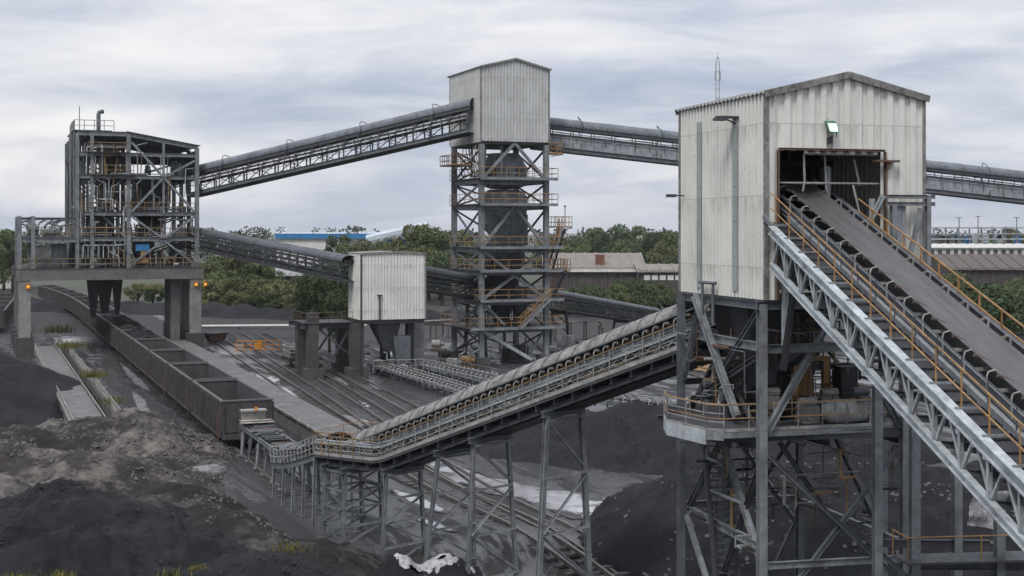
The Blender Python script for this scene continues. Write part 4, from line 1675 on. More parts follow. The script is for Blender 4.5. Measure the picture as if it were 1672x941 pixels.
# side landings and stairs
for (x0, x1, y0, y1, z) in ((TX + .3, TX + 1.7, -.6, 1.6, 22.2), (-2.0, -.2, 3.0, 7.5, 21.0), (TX + .9, TX + 2.6, -.9, 1.5, 14.4), (TX + 1.6, TX + 2.4, -1, 1.5, 9.9)):
    mb = MB(); mb.bx(x0, x1, y0, y1, z, z + .08); mb.beam((x0, y0, z - .3), (x1, y0, z - .05), .1); l_ = mb.build('landing', M['steel_mid'], TW)
    mb = MB(); mb.rail([(x0, y0, z), (x1, y0, z), (x1, y1, z), (x0, y1, z)], 1.15, .8, .035, (.5,), 4, .15, True); mb.build('handrail', M['yellow'], l_)
def stair(par, p, q, w=.75, m='steel', rm='yellow', n=None, nm='stair'):
    p, q = V(p), V(q)
    d = q - p
    hv = V((d.x, d.y, 0)).normalized()
    sd = V((hv.y, -hv.x, 0))
    n = n or max(4, int(abs(d.z) / .21))
    mb = MB()
    for s in (-1, 1):
        mb.beam(p + sd * s * w / 2, q + sd * s * w / 2, .05, .24)
    for i in range(n):
        c = p + d * ((i + .5) / n)
        mb.beam(c - sd * (w / 2 - .03), c + sd * (w / 2 - .03), .24, .03, up=(0, 0, 1))
    st = mb.build(nm, M[m], par)
    mb = MB()
    for s in (-1, 1):
        mb.rail([p + sd * s * w / 2, q + sd * s * w / 2], 1.05, 1.1, .03, (.5,), 4)
    mb.build('handrail', M[rm], st)
stair(TW, (TX + 1.4, -.6, 14.4), (TX + .9, -.6, 12.4), nm='stair'); stair(TW, (TX + 1.6, -.6, 14.3), (TX + 1.0, 1.2, 9.95), m='steel_dark')
stair(TW, (TX + 2.0, -.5, 9.9), (TX + .9, .6, 6.9), m='steel_mid')
stair(TW, (TX - .2, -1.4, 6.9), (TX - 3.6, -1.4, 3.9), m='steel')
mb = MB(); mb.tube((TX + 2.2, 0, 15.6), (TX + 2.2, 0, 16.6), .05, 5); mb.bx(TX + 2.1, TX + 2.3, -.1, .1, 16.6, 16.75); mb.build('lamp_post', M['steel_mid'], TW)

# ------------------------------------------------------------------ small white transfer house
SO = at(590, 0, 128)
SO.z = 0
SH = thing('transfer_house', 'small pale ribbed transfer house on sooty concrete legs in the yard', 'building', SO, RZ)
sx_ = 128 / F
z_t, z_b = 14 - (415 - HV) * sx_, 14 - (523 - HV) * sx_
gable_house(SH, 0, 6.35, 0, 4.6, z_b, z_t, .13, M['clad'], .32, .09, zbs=z_b, over=.14)
mb = MB(); mb.bx(.05, 6.3, .05, 4.5, z_b - .4, z_b - .02); mb.build('floor', M['black_steel'], SH)
mb = MB(); mb.tube((-.06, -.12, .4), (-.06, -.12, z_t), .07, 6); mb.build('downpipe', M['black_steel'], SH)
mb = MB(); mb.tube((1.75, -.25, 3.6), (1.75, -.25, z_b + 2.3), .08, 6); mb.bx(1.5, 2.0, -.35, -.1, z_b + 2.3, z_b + 2.4); mb.build('lamp_post', M['black_steel'], SH)
for x, y, w, m, tz in ((-.2, 1.0, 1.2, 'conc_dark', 1.0), (-.2, 6.5, 1.1, 'conc_dark', 1.0), (6.6, 3.2, 1.05, 'conc_pale', .3), (3.6, 4.4, .8, 'conc_dark', .3), (5.2, 1.5, .5, 'black_steel', .3)):
    mb = MB(); mb.bx(x - w / 2, x + w / 2, y - .5, y + .5, tz, z_b - .4); c = mb.build('column', M[m], SH)
    mb = MB(); mb.bx(x - w * .8, x + w * .8, y - .9, y + .9, -.3, tz); mb.build('footing', M['conc_dark'], c)
mb = MB(); mb.frus((3.1, 1.6, 2.4), (.9, .9), (2.7, 1.6, z_b - .45), (2.6, 2.4)); mb.build('chute', M['steel_dark'], SH)
mb = MB(); mb.frus((4.4, 1.2, 1.2), (1.4, 1.0), (4.2, 1.2, 3.9), (1.7, 1.4)); mb.build('chute', M['steel_mid'], SH)
rs = random.Random(9)
for i in range(22):
    p = V((rs.uniform(.6, 6.2), rs.uniform(.1, 4), rs.uniform(.2, 3)))
    pts = [p]
    for j in range(3):
        q = pts[-1].copy(); a = rs.randint(0, 2); q[a] += rs.uniform(-1.5, 1.5); q.z = min(z_b - .5, max(.1, q.z)); q.x = max(.4, q.x); pts.append(q)
    mb = MB(); mb.pt(pts, rs.choice((.05, .08)), 5); mb.build('pipe', M[rs.choice(('steel', 'galv', 'rusty', 'steel_mid', 'black_steel'))], SH)
mb = MB(); mb.rail([(1, -.6, .6), (6, -.6, .6)], 1.1, .9, .035, (.5,), 4); mb.build('handrail', M['galv'], SH)
# dark side frame carrying the belt just left of the house
SF = thing('belt_support_frame', 'dark concrete post frame with railed landing left of the small house', 'support frame', xf(SO, RZ, (-4.3, 1.8, 0)), RZ)
mb = MB(); mb.bx(-.5, .5, -.5, .5, 1.0, 6.2); c = mb.build('column', M['conc_dark'], SF)
mb = MB(); mb.bx(-.9, .9, -.9, .9, -.3, 1.0); mb.build('footing', M['conc_dark'], c)
mb = MB(); mb.bx(-.45, .45, 4.5, 5.5, -.2, 5.0); mb.build('column', M['conc_dark'], SF)
mb = MB(); mb.ib((-1.2, 0, 5.0), (4.0, 0, 5.0), .3, .5); mb.ib((-1.2, 5, 5.0), (4.0, 5, 5.0), .3, .5); mb.build('girder', M['steel_dark'], SF)
mb = MB(); mb.bx(-.9, 3.9, -.6, 4.4, 5.26, 5.33); p_ = mb.build('platform', M['steel_dark'], SF)
mb = MB(); mb.rail([(-.9, 4, 5.3), (-.9, -.6, 5.3), (3.8, -.6, 5.3)], 1.0, 1.3, .028, (.5,), 4); mb.build('handrail', M['rusty'], p_)
for a, b in (((.5, 0, 4.8), (3.6, 0, 2.2)), ((3.6, 0, 4.6), (1.0, 0, .3)), ((3.5, 5, 4.8), (.5, 5, .4))):
    mb = MB(); mb.beam(a, b, .18); mb.build('brace', M['steel_dark'], SF)

# ------------------------------------------------------------------ the high galleries
A1 = xf(O, RZ, (18.9, 3.0, 0)); A1.z = 14 + (HV - 322) * A1.y / F
B1 = xf(TO, RZ, (-.2, 1.8, 0)); B1.z = 14 + (HV - 217) * B1.y / F
high_gallery('inclined belt gallery rising from the bin building to the tall tower', A1, B1, 'open', hoops=8.5)
A3 = xf(TO, RZ, (7.4, 4.5, 0)); A3.z = 14 + (HV - 243) * A3.y / F
B3 = at(1760, 343, 150)
high_gallery('long grey panelled belt gallery running right from the tall tower', A3, B3, 'panel', hoops=9)
A2 = xf(O, RZ, (19.0, 4.5, 0)); A2.z = 14 + (HV - 404) * A2.y / F
B2 = xf(SO, RZ, (-.55, 2.3, 0)); B2.z = 14 + (HV - 460) * B2.y / F
low_gallery('dark belt gallery sloping down from the bin building to the small house', A2, B2)
A4 = xf(SO, RZ, (6.3, 2.6, 0)); A4.z = 14 + (HV - 474) * A4.y / F
B4 = at(1070, 531, 198)
low_gallery('dark belt gallery descending from the small house behind the tall tower', A4, B4)
# bents under the descending gallery
for k, f in enumerate((.18, .5, .8)):
    p = A4.lerp(B4, f)
    d = (B4 - A4)
    bt = thing('gallery_bent', ['dark steel bent under the descending gallery beside the small house', 'dark steel bent under the descending gallery behind the tall tower',
                               'dark steel bent under the right end of the descending gallery'][k], 'trestle', (p.x, p.y, 0), math.atan2(d.y, d.x))
    for sy in (-1, 1):
        mb = MB(); mb.ib((0, sy * 1.3, -.2), (0, sy * .9, p.z - .05), .3, .3); mb.build('leg', M['steel_dark'], bt)
    for z in (1.5, p.z * .6):
        mb = MB(); mb.beam((0, -1.3, z), (0, 1.2, z + 1.8), .14); mb.build('brace', M['steel_dark'], bt)
    mb = MB(); mb.ib((0, -1.1, p.z - .22), (0, 1.1, p.z - .22), .2, .3); mb.build('cap_beam', M['steel_dark'], bt)
# ------------------------------------------------------------------ inclined conveyor in the centre foreground
K0, K1 = at(655, 752, 60), at(1122, 582, 48.2)
dv = K1 - K0
IL = math.hypot(dv.x, dv.y)
IRZ = math.atan2(dv.y, dv.x)
ISL = dv.z / IL
FL = 4.6                                          # level length before the incline
EXT = 3.4                                         # runs on into the house
IC = thing('inclined_conveyor', 'inclined belt conveyor with ribbed half hood climbing into the big transfer house', 'conveyor', K0, IRZ)
ih = lambda s: max(0, s) * ISL if s > -.6 else -.06 * (-s - .6)
IP = lambda s, y, h: V((s, y, ih(s) + h))         # +y is the far side (left of travel), -y towards the camera
IS = lambda s, y, h: V((s, y, s * ISL + h))     # the belt itself keeps its slope over the level tail
SEG = [-FL, -.3, .35, IL + EXT]
def run(mb, y, h, w, hh, kind='ib'):
    for a, b in zip(SEG[:-1], SEG[1:]):
        getattr(mb, kind)(IP(a, y, h), IP(b, y, h), w, hh)
    return mb
for y in (-1.28, .75):
    run(MB(), y, .16, .16, .30).build('bottom_chord', M['steel'], IC)
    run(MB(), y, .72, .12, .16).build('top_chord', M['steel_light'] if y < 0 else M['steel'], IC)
    mb = MB()
    n = 44
    for i in range(n):
        s = -FL + (IL + EXT + FL) * i / n
        s2 = -FL + (IL + EXT + FL) * (i + 1) / n
        mb.beam(IP(s, y, .3), IP(s2, y, .66) if i % 2 else IP(s2, y, .66), .045)
        mb.beam(IP(s2, y, .3), IP(s, y, .66), .035)
    mb.build('lattice', M['arm'], IC)
mb = MB()
for a, b in zip(SEG[:-1], SEG[1:]):
    mb.beam(IP(a, -.27, .02), IP(b, -.27, .02), 2.3, .05)
for i in range(26):
    s = -FL + (IL + EXT + FL) * i / 25
    mb.ib(IP(s, -1.4, -.12), IP(s, .9, -.12), .14, .22)
mb.build('deck', M['steel_dark'], IC)
run(MB(), .0, -.30, 1.7, .24, 'beam').build('belly_pan', M['black_steel'], IC)
for y in (-1.15, .95):
    run(MB(), y, -.30, .14, .18).build('lower_chord', M['steel_dark'], IC)
for sy in (-.8, .62):
    MB().ib(IS(-3, sy, 1.02), IS(IL + EXT, sy, 1.02), .10, .16).build('stringer', M['steel_mid'], IC)
mb = MB()
for a, b in zip(SEG[:-1], SEG[1:]):
    pass
mb.beam(IS(-3.2, -.1, 1.18), IS(IL + EXT, -.1, 1.18), 1.1, .03)
mb.beam(IS(0, -.1, .62), IS(IL + EXT, -.1, .62), 1.0, .03)
mb.build('belt', M['belt_dark'], IC)
mb = MB()                                         # ribbed hood on the far side, open towards the camera
n = 46
for i in range(n):
    s0, s1 = -2.9 + (IL + 3.0) * i / n, -2.9 + (IL + 3.0) * (i + 1) / n + .03
    for rr in (.84 + .006 * (i % 2),):
        m = 9
        rings = []
        for s, rx in ((s0, rr), ((s0 + s1) / 2, rr + .004), (s1, rr)):
            for off in (0, -.03):
                rings.append([IS(s, .02 + (rx + off) * math.cos(math.radians(a)), 1.22 + (rx + off) * .92 * math.sin(math.radians(a))) for a in np.linspace(-18, 164, m + 1)])
        q = m + 1
        vs = [p for r in rings for p in r]
        fs = []
        for k in (0, 2):
            for j in range(m):
                a, b = k * q + j, (k + 2) * q + j
                fs += [(a, a + 1, b + 1, b), (a + q, b + q, b + q + 1, a + q + 1)]
            fs.append(((k) * q + m, (k + 1) * q + m, (k + 3) * q + m, (k + 2) * q + m))
        mb.add(vs, fs)
mb.build('belt_hood', M['hood_pale'], IC)
for i in range(24):
    s = -2.6 + (IL + 2.5) * i / 23
    mb = MB()
    mb.pt([IS(s, .02 + .862 * math.cos(math.radians(a)), 1.22 + .862 * .92 * math.sin(math.radians(a))) for a in np.linspace(-18, 160, 9)], .03, 4)
    mb.build('hood_strap', M['steel_mid'], IC)
MB().beam(IS(-2.9, -.80, 1.46), IS(IL + EXT, -.80, 1.46), .05, .06).build('hood_edge', M['steel_mid'], IC)
n = 46
for i in range(n):                                # bent idler arms
    s = -2.7 + (IL + EXT + 2.4) * i / n
    mb = MB()
    mb.pt([IS(s, -.98, .80), IS(s, -1.02, 1.18), IS(s, -.97, 1.30), IS(s, -.86, 1.33)], .026, 5)
    b_ = mb.build('idler_arm', M['arm'], IC)
    mb = MB()
    mb.tube(IS(s, -.80, 1.30), IS(s, -.36, 1.09), .07, 7)
    mb.tube(IS(s, -.30, 1.10), IS(s, .12, 1.10), .07, 7)
    mb.build('roller', M['roller'], b_)
mb = MB()
L0, L1 = -FL, IL + EXT
mb.rail([IP(-FL, -1.42, .12), IP(-.3, -1.42, .12)], .86, .85, .02, (.33, .66), 5, .14)
mb.rail([IP(-.3, -1.42, .12), IP(.35, -1.42, .12), IP(IL + 1.5, -1.42, .12)], .86, .85, .02, (.33, .66), 5, .14)
mb.build('handrail', M['galv'], IC)
run(MB(), -1.445, 1.01, .022, .03, 'beam').build('handrail', M['yellow_dull'], IC)
ri = random.Random(21)
for q in range(8):
    mb = MB()
    pts = [IP(s, -1.35 + .03 * q, .30 + .075 * q + ri.uniform(-.07, .07)) for s in np.arange(-FL + .3, IL, .7)]
    mb.pt(pts, .02, 4)
    mb.build('cable', M[('galv', 'yellow_dull', 'black_steel', 'arm', 'rusty', 'galv', 'yellow_dull', 'arm')[q]], IC)
mb = MB()
mb.rail([IP(-FL - .05, 1.1, .35), IP(-FL - .05, -1.4, .12), IP(-FL + 1.2, -1.5, .12), IP(-FL + 3, -1.5, .2)], 1.05, .8, .018, (.5,), 5)
mb.rail([IP(-FL - .05, 1.1, .35), IP(-FL + 3.4, 1.3, .3)], 1.05, .9, .018, (.5,), 5)
mb.build('handrail', M['yellow'], IC)

# lower feeder between the feed table and the incline
f0, f1 = at(470, 0, 71.5), at(548, 0, 64.6)
f0.z, f1.z = 1.7, 3.3
fd = f1 - f0
fl = math.hypot(fd.x, fd.y)
LF = thing('feeder_conveyor', 'short sagging feeder with curled grey cover plates below the incline', 'conveyor', f0, math.atan2(fd.y, fd.x))
fh = lambda s: fd.z * (s / fl) ** 1.4
FPp = lambda s, y, h: V((s, y, fh(s) + h))
NS = 9
for y in (-.9, .9):
    mb = MB()
    for i in range(NS):
        mb.ib(FPp(fl * i / NS, y, 0), FPp(fl * (i + 1) / NS, y, 0), .14, .3)
    mb.build('side_beam', M['steel_mid'], LF)
    mb = MB()
    for i in range(14):
        s = fl * i / 13
        mb.tube(FPp(s, y, .1), FPp(s, y * 1.08, 1.0), .03, 4)
    for i in range(NS):
        for h in (.45, 1.0):
            mb.tube(FPp(fl * i / NS, y * 1.05, h), FPp(fl * (i + 1) / NS, y * 1.05, h), .026, 4)
    mb.build('handrail', M['arm'], LF)
mb = MB()
for i in range(NS):
    mb.beam(FPp(fl * i / NS, 0, .55), FPp(fl * (i + 1) / NS, 0, .55), 1.1, .04)
mb.build('belt', M['belt_dark'], LF)
mb = MB()
for i in range(14):
    s0, s1 = fl * i / 14, fl * (i + 1) / 14 + .05
    vs = []
    m = 7
    for s in (s0, s1):
        for off in (0, -.02):
            for a in np.linspace(20, 150, m):
                r = .72 + .05 * math.sin(i * 2.1) + off
                vs.append(FPp(s, .12 + r * math.cos(math.radians(a)), .55 + r * .7 * math.sin(math.radians(a))))
    fs = []
    for j in range(m - 1):
        fs += [(j, j + 1, 2 * m + j + 1, 2 * m + j), (m + j, 3 * m + j, 3 * m + j + 1, m + j + 1)]
    mb.add(vs, fs)
mb.build('cover', M['hood'], LF)
for i in range(5):
    s = .6 + i * (fl - 1) / 4
    for y in (-.9, .9):
        mb = MB(); mb.ib(FPp(s, y, -.1), V((s, y * 1.1, -1.75 - .3)), .14, .14); mb.build('leg', M['steel'], LF)
    mb = MB(); mb.beam(FPp(s, -.9, -.3), V((s, .95, -1.3)), .06); mb.build('brace', M['steel_mid'], LF)


# ------------------------------------------------------------------ trestles under the incline
def trestle(label, s, half_top, half_bot, zb, lean=0.0, w=.15, bays=4, double=0.0):
    top = ih(s) - .56
    p = K0 + V((math.cos(IRZ) * s, math.sin(IRZ) * s, 0))
    c, si = math.cos(IRZ), math.sin(IRZ)
    q = V((p.x + .27 * si, p.y - .27 * c, 0))
    t = thing('trestle', label, 'trestle', (q.x, q.y, zb), IRZ, 'steel trestles under the inclined conveyor')
    ht = K0.z + top - zb
    rows = (-double, double) if double else (0,)
    for x0 in rows:
        fx = lambda f, x0=x0: x0 + lean * (1 - f)
        fy = lambda f, sy: sy * (half_bot + (half_top - half_bot) * f)
        for sy in (-1, 1):
            mb = MB(); mb.ib((fx(0), fy(0, sy), -.1), (fx(1), fy(1, sy), ht), w, w, up=(1, 0, 0)); l_ = mb.build('leg', M['steel'], t)
            mb = MB(); mb.box((fx(0), fy(0, sy), .05), (.5, .5, .3)); mb.build('base_plate', M['conc_dark'], l_)
        mb = MB(); mb.ib((fx(1), -half_top - .25, ht + .1), (fx(1), half_top + .25, ht + .1), .2, .24); mb.build('cap_beam', M['steel_mid'], t)
        for k in range(bays):
            a, b = k / bays, (k + 1) / bays
            mb = MB(); mb.ang((fx(b) + .1, fy(b * .98, -1), ht * b * .98), (fx(b) + .1, fy(b * .98, 1), ht * b * .98), .09); mb.build('strut', M['steel'], t)
            sg = 1 if k % 2 else -1
            mb = MB(); mb.ang((fx(a) + .1, fy(a, sg), ht * a), (fx(b) + .1, fy(b, -sg), ht * b * .97), .09); mb.build('brace', M['steel'], t)
    if double:
        for sy in (-1, 1):
            for k in range(bays):
                a, b = k / bays, (k + 1) / bays
                y0, y1 = sy * (half_bot + (half_top - half_bot) * a), sy * (half_bot + (half_top - half_bot) * b)
                sg = 1 if k % 2 else -1
                mb = MB(); mb.ang((-double * sg, y0, ht * a), (double * sg, y1, ht * b * .98), .08); mb.build('brace', M['steel_mid'], t)
                mb = MB(); mb.ang((-double, y1, ht * b * .98), (double, y1, ht * b * .98), .08); mb.build('strut', M['steel_mid'], t)
    return t


trestle('square four legged trestle tower under the level tail of the inclined conveyor', -3.2, 1.0, 1.15, -.2, double=.75, w=.16)
trestle('slim two legged trestle, second from the low end of the inclined conveyor', .5, .95, 1.25, -.9)
trestle('splayed trestle, third from the low end of the inclined conveyor', 4.0, .95, 1.5, -1.6, lean=-.5)
trestle('splayed trestle close to the right of the third one under the inclined conveyor', 6.2, .95, 1.5, -2.0, lean=.1)
trestle('tallest splayed trestle, nearest the big transfer house', 10.4, .95, 1.6, -2.0, w=.19)
# ------------------------------------------------------------------ big transfer house on the right
BO = at(1252, 0, 40)
BO.z = 0
BRZ = math.atan((U0 - 180) / F)
BH = thing('transfer_house', 'big white ribbed transfer house on steel legs with a belt entering its open front', 'building', BO, BRZ)
BW, BD, ZE, ZC, RISE = 5.28, 6.2, 18.08, 11.96, .62
OX0, OX1, OZ = .36, 3.84, 16.42
gable_house(BH, 0, BW, 0, BD, ZC, ZE, RISE, M['clad'], .29, .095, (OX0, OX1, OZ, ZC - .2), over=.16, fpitch=.40)
# skylight strips and lamp canopy on the left wall
for ya in (1.9, 4.55):
    mb = MB()
    z0, z1 = 12.15, 17.55 if ya < 3 else 17.6
    for k in range(5):
        a = z0 + (z1 - z0) * k / 5
        mb.bx(-.125, -.097, ya - .17, ya + .17, a, a + (z1 - z0) / 5 - .012)
    mb.build('skylight_strip', M['skylight'], BH)
mb = MB()
mb.bx(-.75, -.05, 1.70, 2.0, 17.5, 17.56); mb.bx(-.8, -.45, 1.66, 2.04, 17.42, 17.499); mb.beam((-.05, 1.85, 17.3), (-.5, 1.85, 17.5), .04)
mb.build('lamp_canopy', M['steel_dark'], BH)
mb = MB()                                        # inner lining: back wall plates and beams, holes left between them
for i in range(4):
    mb.bx(.3 + i * 1.2, .3 + i * 1.2 + 1.05, BD - .5, BD - .45, 13.0, 17.6)
mb.bx(.1, BW - .1, .25, BD - .1, ZC - .3, ZC - .1)
mb.build('inner_lining', M['black_steel'], BH)
mb = MB()
mb.tube((OX0, .1, 15.45), (OX1, .1, 15.45), .035, 6); mb.build('rod', M['galv'], BH)
mb = MB(); mb.tube((OX0 + .9, .05, 16.35), (OX1 - .1, .05, 16.35), .06, 6); mb.build('roller_door_tube', M['galv'], BH)
for pts in ([(1.25, .05, 16.3), (1.28, .05, 15.5), (1.22, .05, 15.2)], [(2.1, .3, 16.3), (2.15, .3, 15.3), (2.5, .4, 14.4)], [(2.95, .1, 15.4), (3.1, .0, 14.6), (3.12, .0, 14.2)],
            [(3.1, .3, 16.2), (3.3, .3, 15.4)]):
    mb = MB(); mb.pt([V(p) for p in pts], .036, 5); mb.build('bar', M['galv'], BH)
for a, b in (((3.05, .0, 13.6), (3.85, -.12, 15.1)), ((2.6, 1.0, 14.2), (2.6, 1.0, 16)), ((3.6, .1, 13.9), (3.6, .1, 15.0))):
    mb = MB(); mb.ib(a, b, .13, .13); mb.build('brace', M['steel_light'], BH)
# head pulley and inner machinery
mb = MB(); mb.lathe((1.0, 2.6, 15.35), [(.1, -.8), (.45, -.78), (.45, .78), (.1, .8)], 16, 'x'); mb.build('head_pulley', M['steel_dark'], BH)
mb = MB(); mb.frus((1.2, 4.0, 12.3), (1.4, 1.4), (1.7, 4.0, 14.8), (2.4, 2.0)); mb.build('chute', M['black_steel'], BH)
for x in (.9, 2.4, 4.4):
    mb = MB(); mb.ib((x, 5.2, ZC), (x, 5.2, 17.8), .2, .2, up=(0, 1, 0)); mb.build('column', M['steel_dark'], BH)
for z in (13.6, 14.9, 16.3):
    mb = MB(); mb.ib((.1, 5.1, z), (BW - .1, 5.1, z), .16, .2); mb.build('girder', M['steel_dark'], BH)
# box frame right of the opening
mb = MB()
for z in (15.05, 14.83):
    mb.ib((3.75, -.45, z), (5.45, -.45, z), .1, .12)
mb.ib((5.2, -.45, 12.3), (5.2, -.45, 15.1), .14, .14, up=(0, 1, 0)); mb.ib((4.0, -.45, 12.4), (4.0, -.45, 14.8), .16, .16, up=(0, 1, 0))
mb.beam((4.95, -.45, 14.7), (4.45, -.45, 12.8), .12)
mb.build('side_frame', M['steel'], BH)
mb = MB(); mb.bx(4.1, 4.45, -.4, -.1, 12.6, 14.8); mb.build('duct', M['panel'], BH)
mb = MB(); mb.corr((BW + .06, .5, 0), (1, 0, 0), .35, 12.0, 14.85, .2, .03); mb.corr((BW + .41, .5, 0), (0, 1, 0), 2.5, 12.0, 14.85, .2, .03); mb.build('lean_to', M['clad_old'], BH)
mb = MB(); mb.bx(3.5, 4.3, -.35, -.1, 16.1, 16.16); mb.box((3.95, -.22, 16.0), (.12, .12, .25)); mb.build('bracket', M['rusty'], BH)
mb = MB(); mb.ib((OX0 - .06, -.15, ZC), (OX0 - .06, -.15, OZ), .06, .08, up=(0, 1, 0)); mb.ib((OX0 - .06, -.155, OZ + .03), (OX1 + .06, -.155, OZ + .03), .06, .07); mb.ib((OX1 + .06, -.15, 13.6), (OX1 + .06, -.15, OZ), .06, .08, up=(0, 1, 0)); mb.build('opening_frame', M['rusty'], BH)

# legs and bracing
ZG = -.5
def leg_(x, y, z0, z1, w=.30, m='steel'):
    mb = MB(); mb.ib((x, y, z0), (x, y, z1), w, w, up=(0, 1, 0)); c = mb.build('column', M[m], BH)
    if z0 < 1:
        mb = MB(); mb.bx(x - .45, x + .45, y - .45, y + .45, z0 - .5, z0 + .35); mb.build('footing', M['conc_dark'], c)
    return c
for x, y in ((-.12, .08), (4.72, .08), (-.14, 5.95), (4.4, 6.05), (5.3, 2.2), (2.6, 8.2)):
    leg_(x, y, ZG, ZC - .12 if y < 7 else 7.2, .25 if y < 1 else .22, 'steel' if y < 3 else 'steel_mid')
mb = MB(); mb.ib((-.3, .1, ZC - .16), (BW + .1, .1, ZC - .16), .2, .26); mb.ib((0, .3, ZC - .17), (0, BD, ZC - .17), .2, .26); mb.build('floor_beam', M['steel_mid'], BH)
def g_(p, q, w=.16, h=.26, m='steel', nm='girder'):
    mb = MB(); mb.ib(p, q, w, h); mb.build(nm, M[m], BH)
def b_(p, q, w=.17, m='steel'):
    mb = MB(); mb.ib(p, q, w, w); mb.build('brace', M[m], BH)
g_((-.1, .3, 10.55), (.1, 5.9, 10.55), m='steel'); g_((.1, .1, 10.5), (4.6, .1, 10.5), m='steel_mid'); g_((.2, 6.05, 10.3), (4.4, 6.05, 10.3), m='steel_dark')
g_((0, 6.05, 8.9), (4.4, 6.05, 8.9), .14, .2, 'steel_dark'); g_((.1, 3, 9.6), (4.6, 3, 9.6), .14, .2, 'steel_dark')
b_((-.1, 4.4, 11.8), (-.1, 5.85, 9.0)); b_((-.1, .3, 11.6), (.0, 3.2, 9.4), m='steel_mid'); b_((-.25, 4.6, 11.9), (-.2, 1.6, 8.3), .2)
b_((0.2, 6.0, 8.2), (-.1, .4, 10.2), .18, 'steel_dark'); b_((.1, .2, 8.0), (2.4, .2, 11.6), .18); b_((4.6, .2, 8.0), (2.6, .2, 11.6), .18, 'steel_mid')
b_((.2, 6, 7.9), (2.3, 6, 11.6), .16, 'steel_dark'); b_((4.4, 6, 7.9), (2.4, 6, 11.6), .16, 'steel_dark')
mb = MB(); mb.ib((.55, -.1, 10.6), (.55, -.1, 12.9), .16, .16, up=(0, 1, 0)); mb.build('post', M['steel_light'], BH)
mb = MB(); mb.beam((.35, -.35, 9.9), (.95, -.35, 13.9), .22, .12); mb.build('chute_liner', M['black_steel'], BH)
# platform
DZ = 8.03
POLY = [(-1.5, 4.2), (-1.95, 2.9), (-1.6, .8), (-1.22, .36), (5.25, .22), (5.5, 5.2)]
mb = MB(); mb.prism(POLY, DZ - .06, DZ); pf = mb.build('platform', M['steel_dark'], BH)
mb = MB()
for (a, b), hh in zip(zip(POLY[:-1], POLY[1:]), (.42, .42, .30, .16, .16)):
    mb = MB()
    mb.beam((a[0], a[1], DZ - .08 + (-.12 if hh > .4 else -.02)), (b[0], b[1], DZ - .08 + (-.12 if hh > .4 else -.02)), .05, hh)
    mb.build('edge_plate', M['steel_light' if hh > .4 else 'steel'], pf)
mb = MB(); mb.rail([(x, y, DZ) for x, y in POLY[:4]], .80, .95, .02, (.36, .68), 6, .1); mb.build('handrail', M['galv'], pf)
mb = MB(); mb.rail([(x, y, DZ) for x, y in POLY[3:]], .80, .78, .018, (.5,), 6, .1); mb.build('handrail', M['galv'], pf)
mb = MB()
for a, b in zip(POLY[:-1], POLY[1:]):
    mb.tube((a[0], a[1], DZ + .82), (b[0], b[1], DZ + .82), .022, 6); mb.tube((a[0], a[1] - .03, DZ + .40), (b[0], b[1] - .03, DZ + .40), .016, 6)
mb.build('handrail', M['yellow'], pf)
mb = MB()
for y in (.1, 2.2, 4.2):
    mb.ib((-1.5, y + .6, DZ - .2), (5.3, y, DZ - .2), .16, .28)
for x in (-.1, 2.3, 4.7):
    mb.ib((x, .3, DZ - .45), (x, 6.1, DZ - .45), .16, .24)
mb.build('joist', M['steel_dark'], pf)
# lower bracing
g_((-.1, .1, 4.05), (4.6, .1, 3.95), .14, .2, 'steel'); g_((-.1, .2, 4.6), (.1, 6, 4.6), .18, .24, 'steel'); g_((.1, 6.05, 4.7), (4.4, 6.05, 4.7), .16, .22, 'steel_mid'); g_((4.7, .2, 4.4), (4.4, 6, 4.6), .16, .22, 'steel')
b_((.1, .05, 7.3), (4.5, .05, 3.3), .13, 'steel_mid'); b_((4.5, .12, 7.3), (.9, .12, 3.3), .13, 'steel_mid')
b_((-.05, 2.9, 7.3), (-.05, .3, 4.2), .17); b_((-.02, 3.1, 7.3), (.1, 5.9, 4.6), .17, 'steel_mid'); b_((0, .2, 7.3), (-.0, 3.0, 3.0), .15, 'steel_dark')
b_((4.3, 6, 7.2), (2.4, 6, 4.7), .15, 'steel_dark'); b_((.3, 6, 7.2), (2.2, 6, 4.7), .15, 'steel_mid'); b_((4.6, 4, 7.2), (4.65, 1, 4.3), .17, 'steel_mid'); b_((2.0, 3, 7.2), (4.3, 3, 4.0), .14, 'steel_mid'); b_((2.6, 8.2, 7.1), (4.2, 6.2, 4.0), .14, 'steel_mid')
b_((.2, .3, 3.8), (2.4, 4, -.3), .14, 'steel_mid'); b_((.0, 5.8, 4.4), (-.0, 2, .2), .15, 'steel')
stair(BH, (.35, 4.6, DZ - .1), (-.2, 1.6, -.3), .72, 'steel_dark', 'black_steel')
stair(BH, (.5, 4.3, DZ + .05), (1.9, 1.2, 10.3), .6, 'steel_dark', 'rusty')
for q, (c0, s0, c1, s1) in enumerate((((3.3, 4.8, 8.3), (.9, .9), (3.4, 4.8, 11.7), (2.2, 1.8)), ((.9, 2.2, 9.2), (.7, .7), (1.0, 2.6, 11.8), (1.4, 1.4)))):
    mb = MB(); mb.frus(c0, s0, c1, s1); mb.build('chute', M['black_steel'], BH)
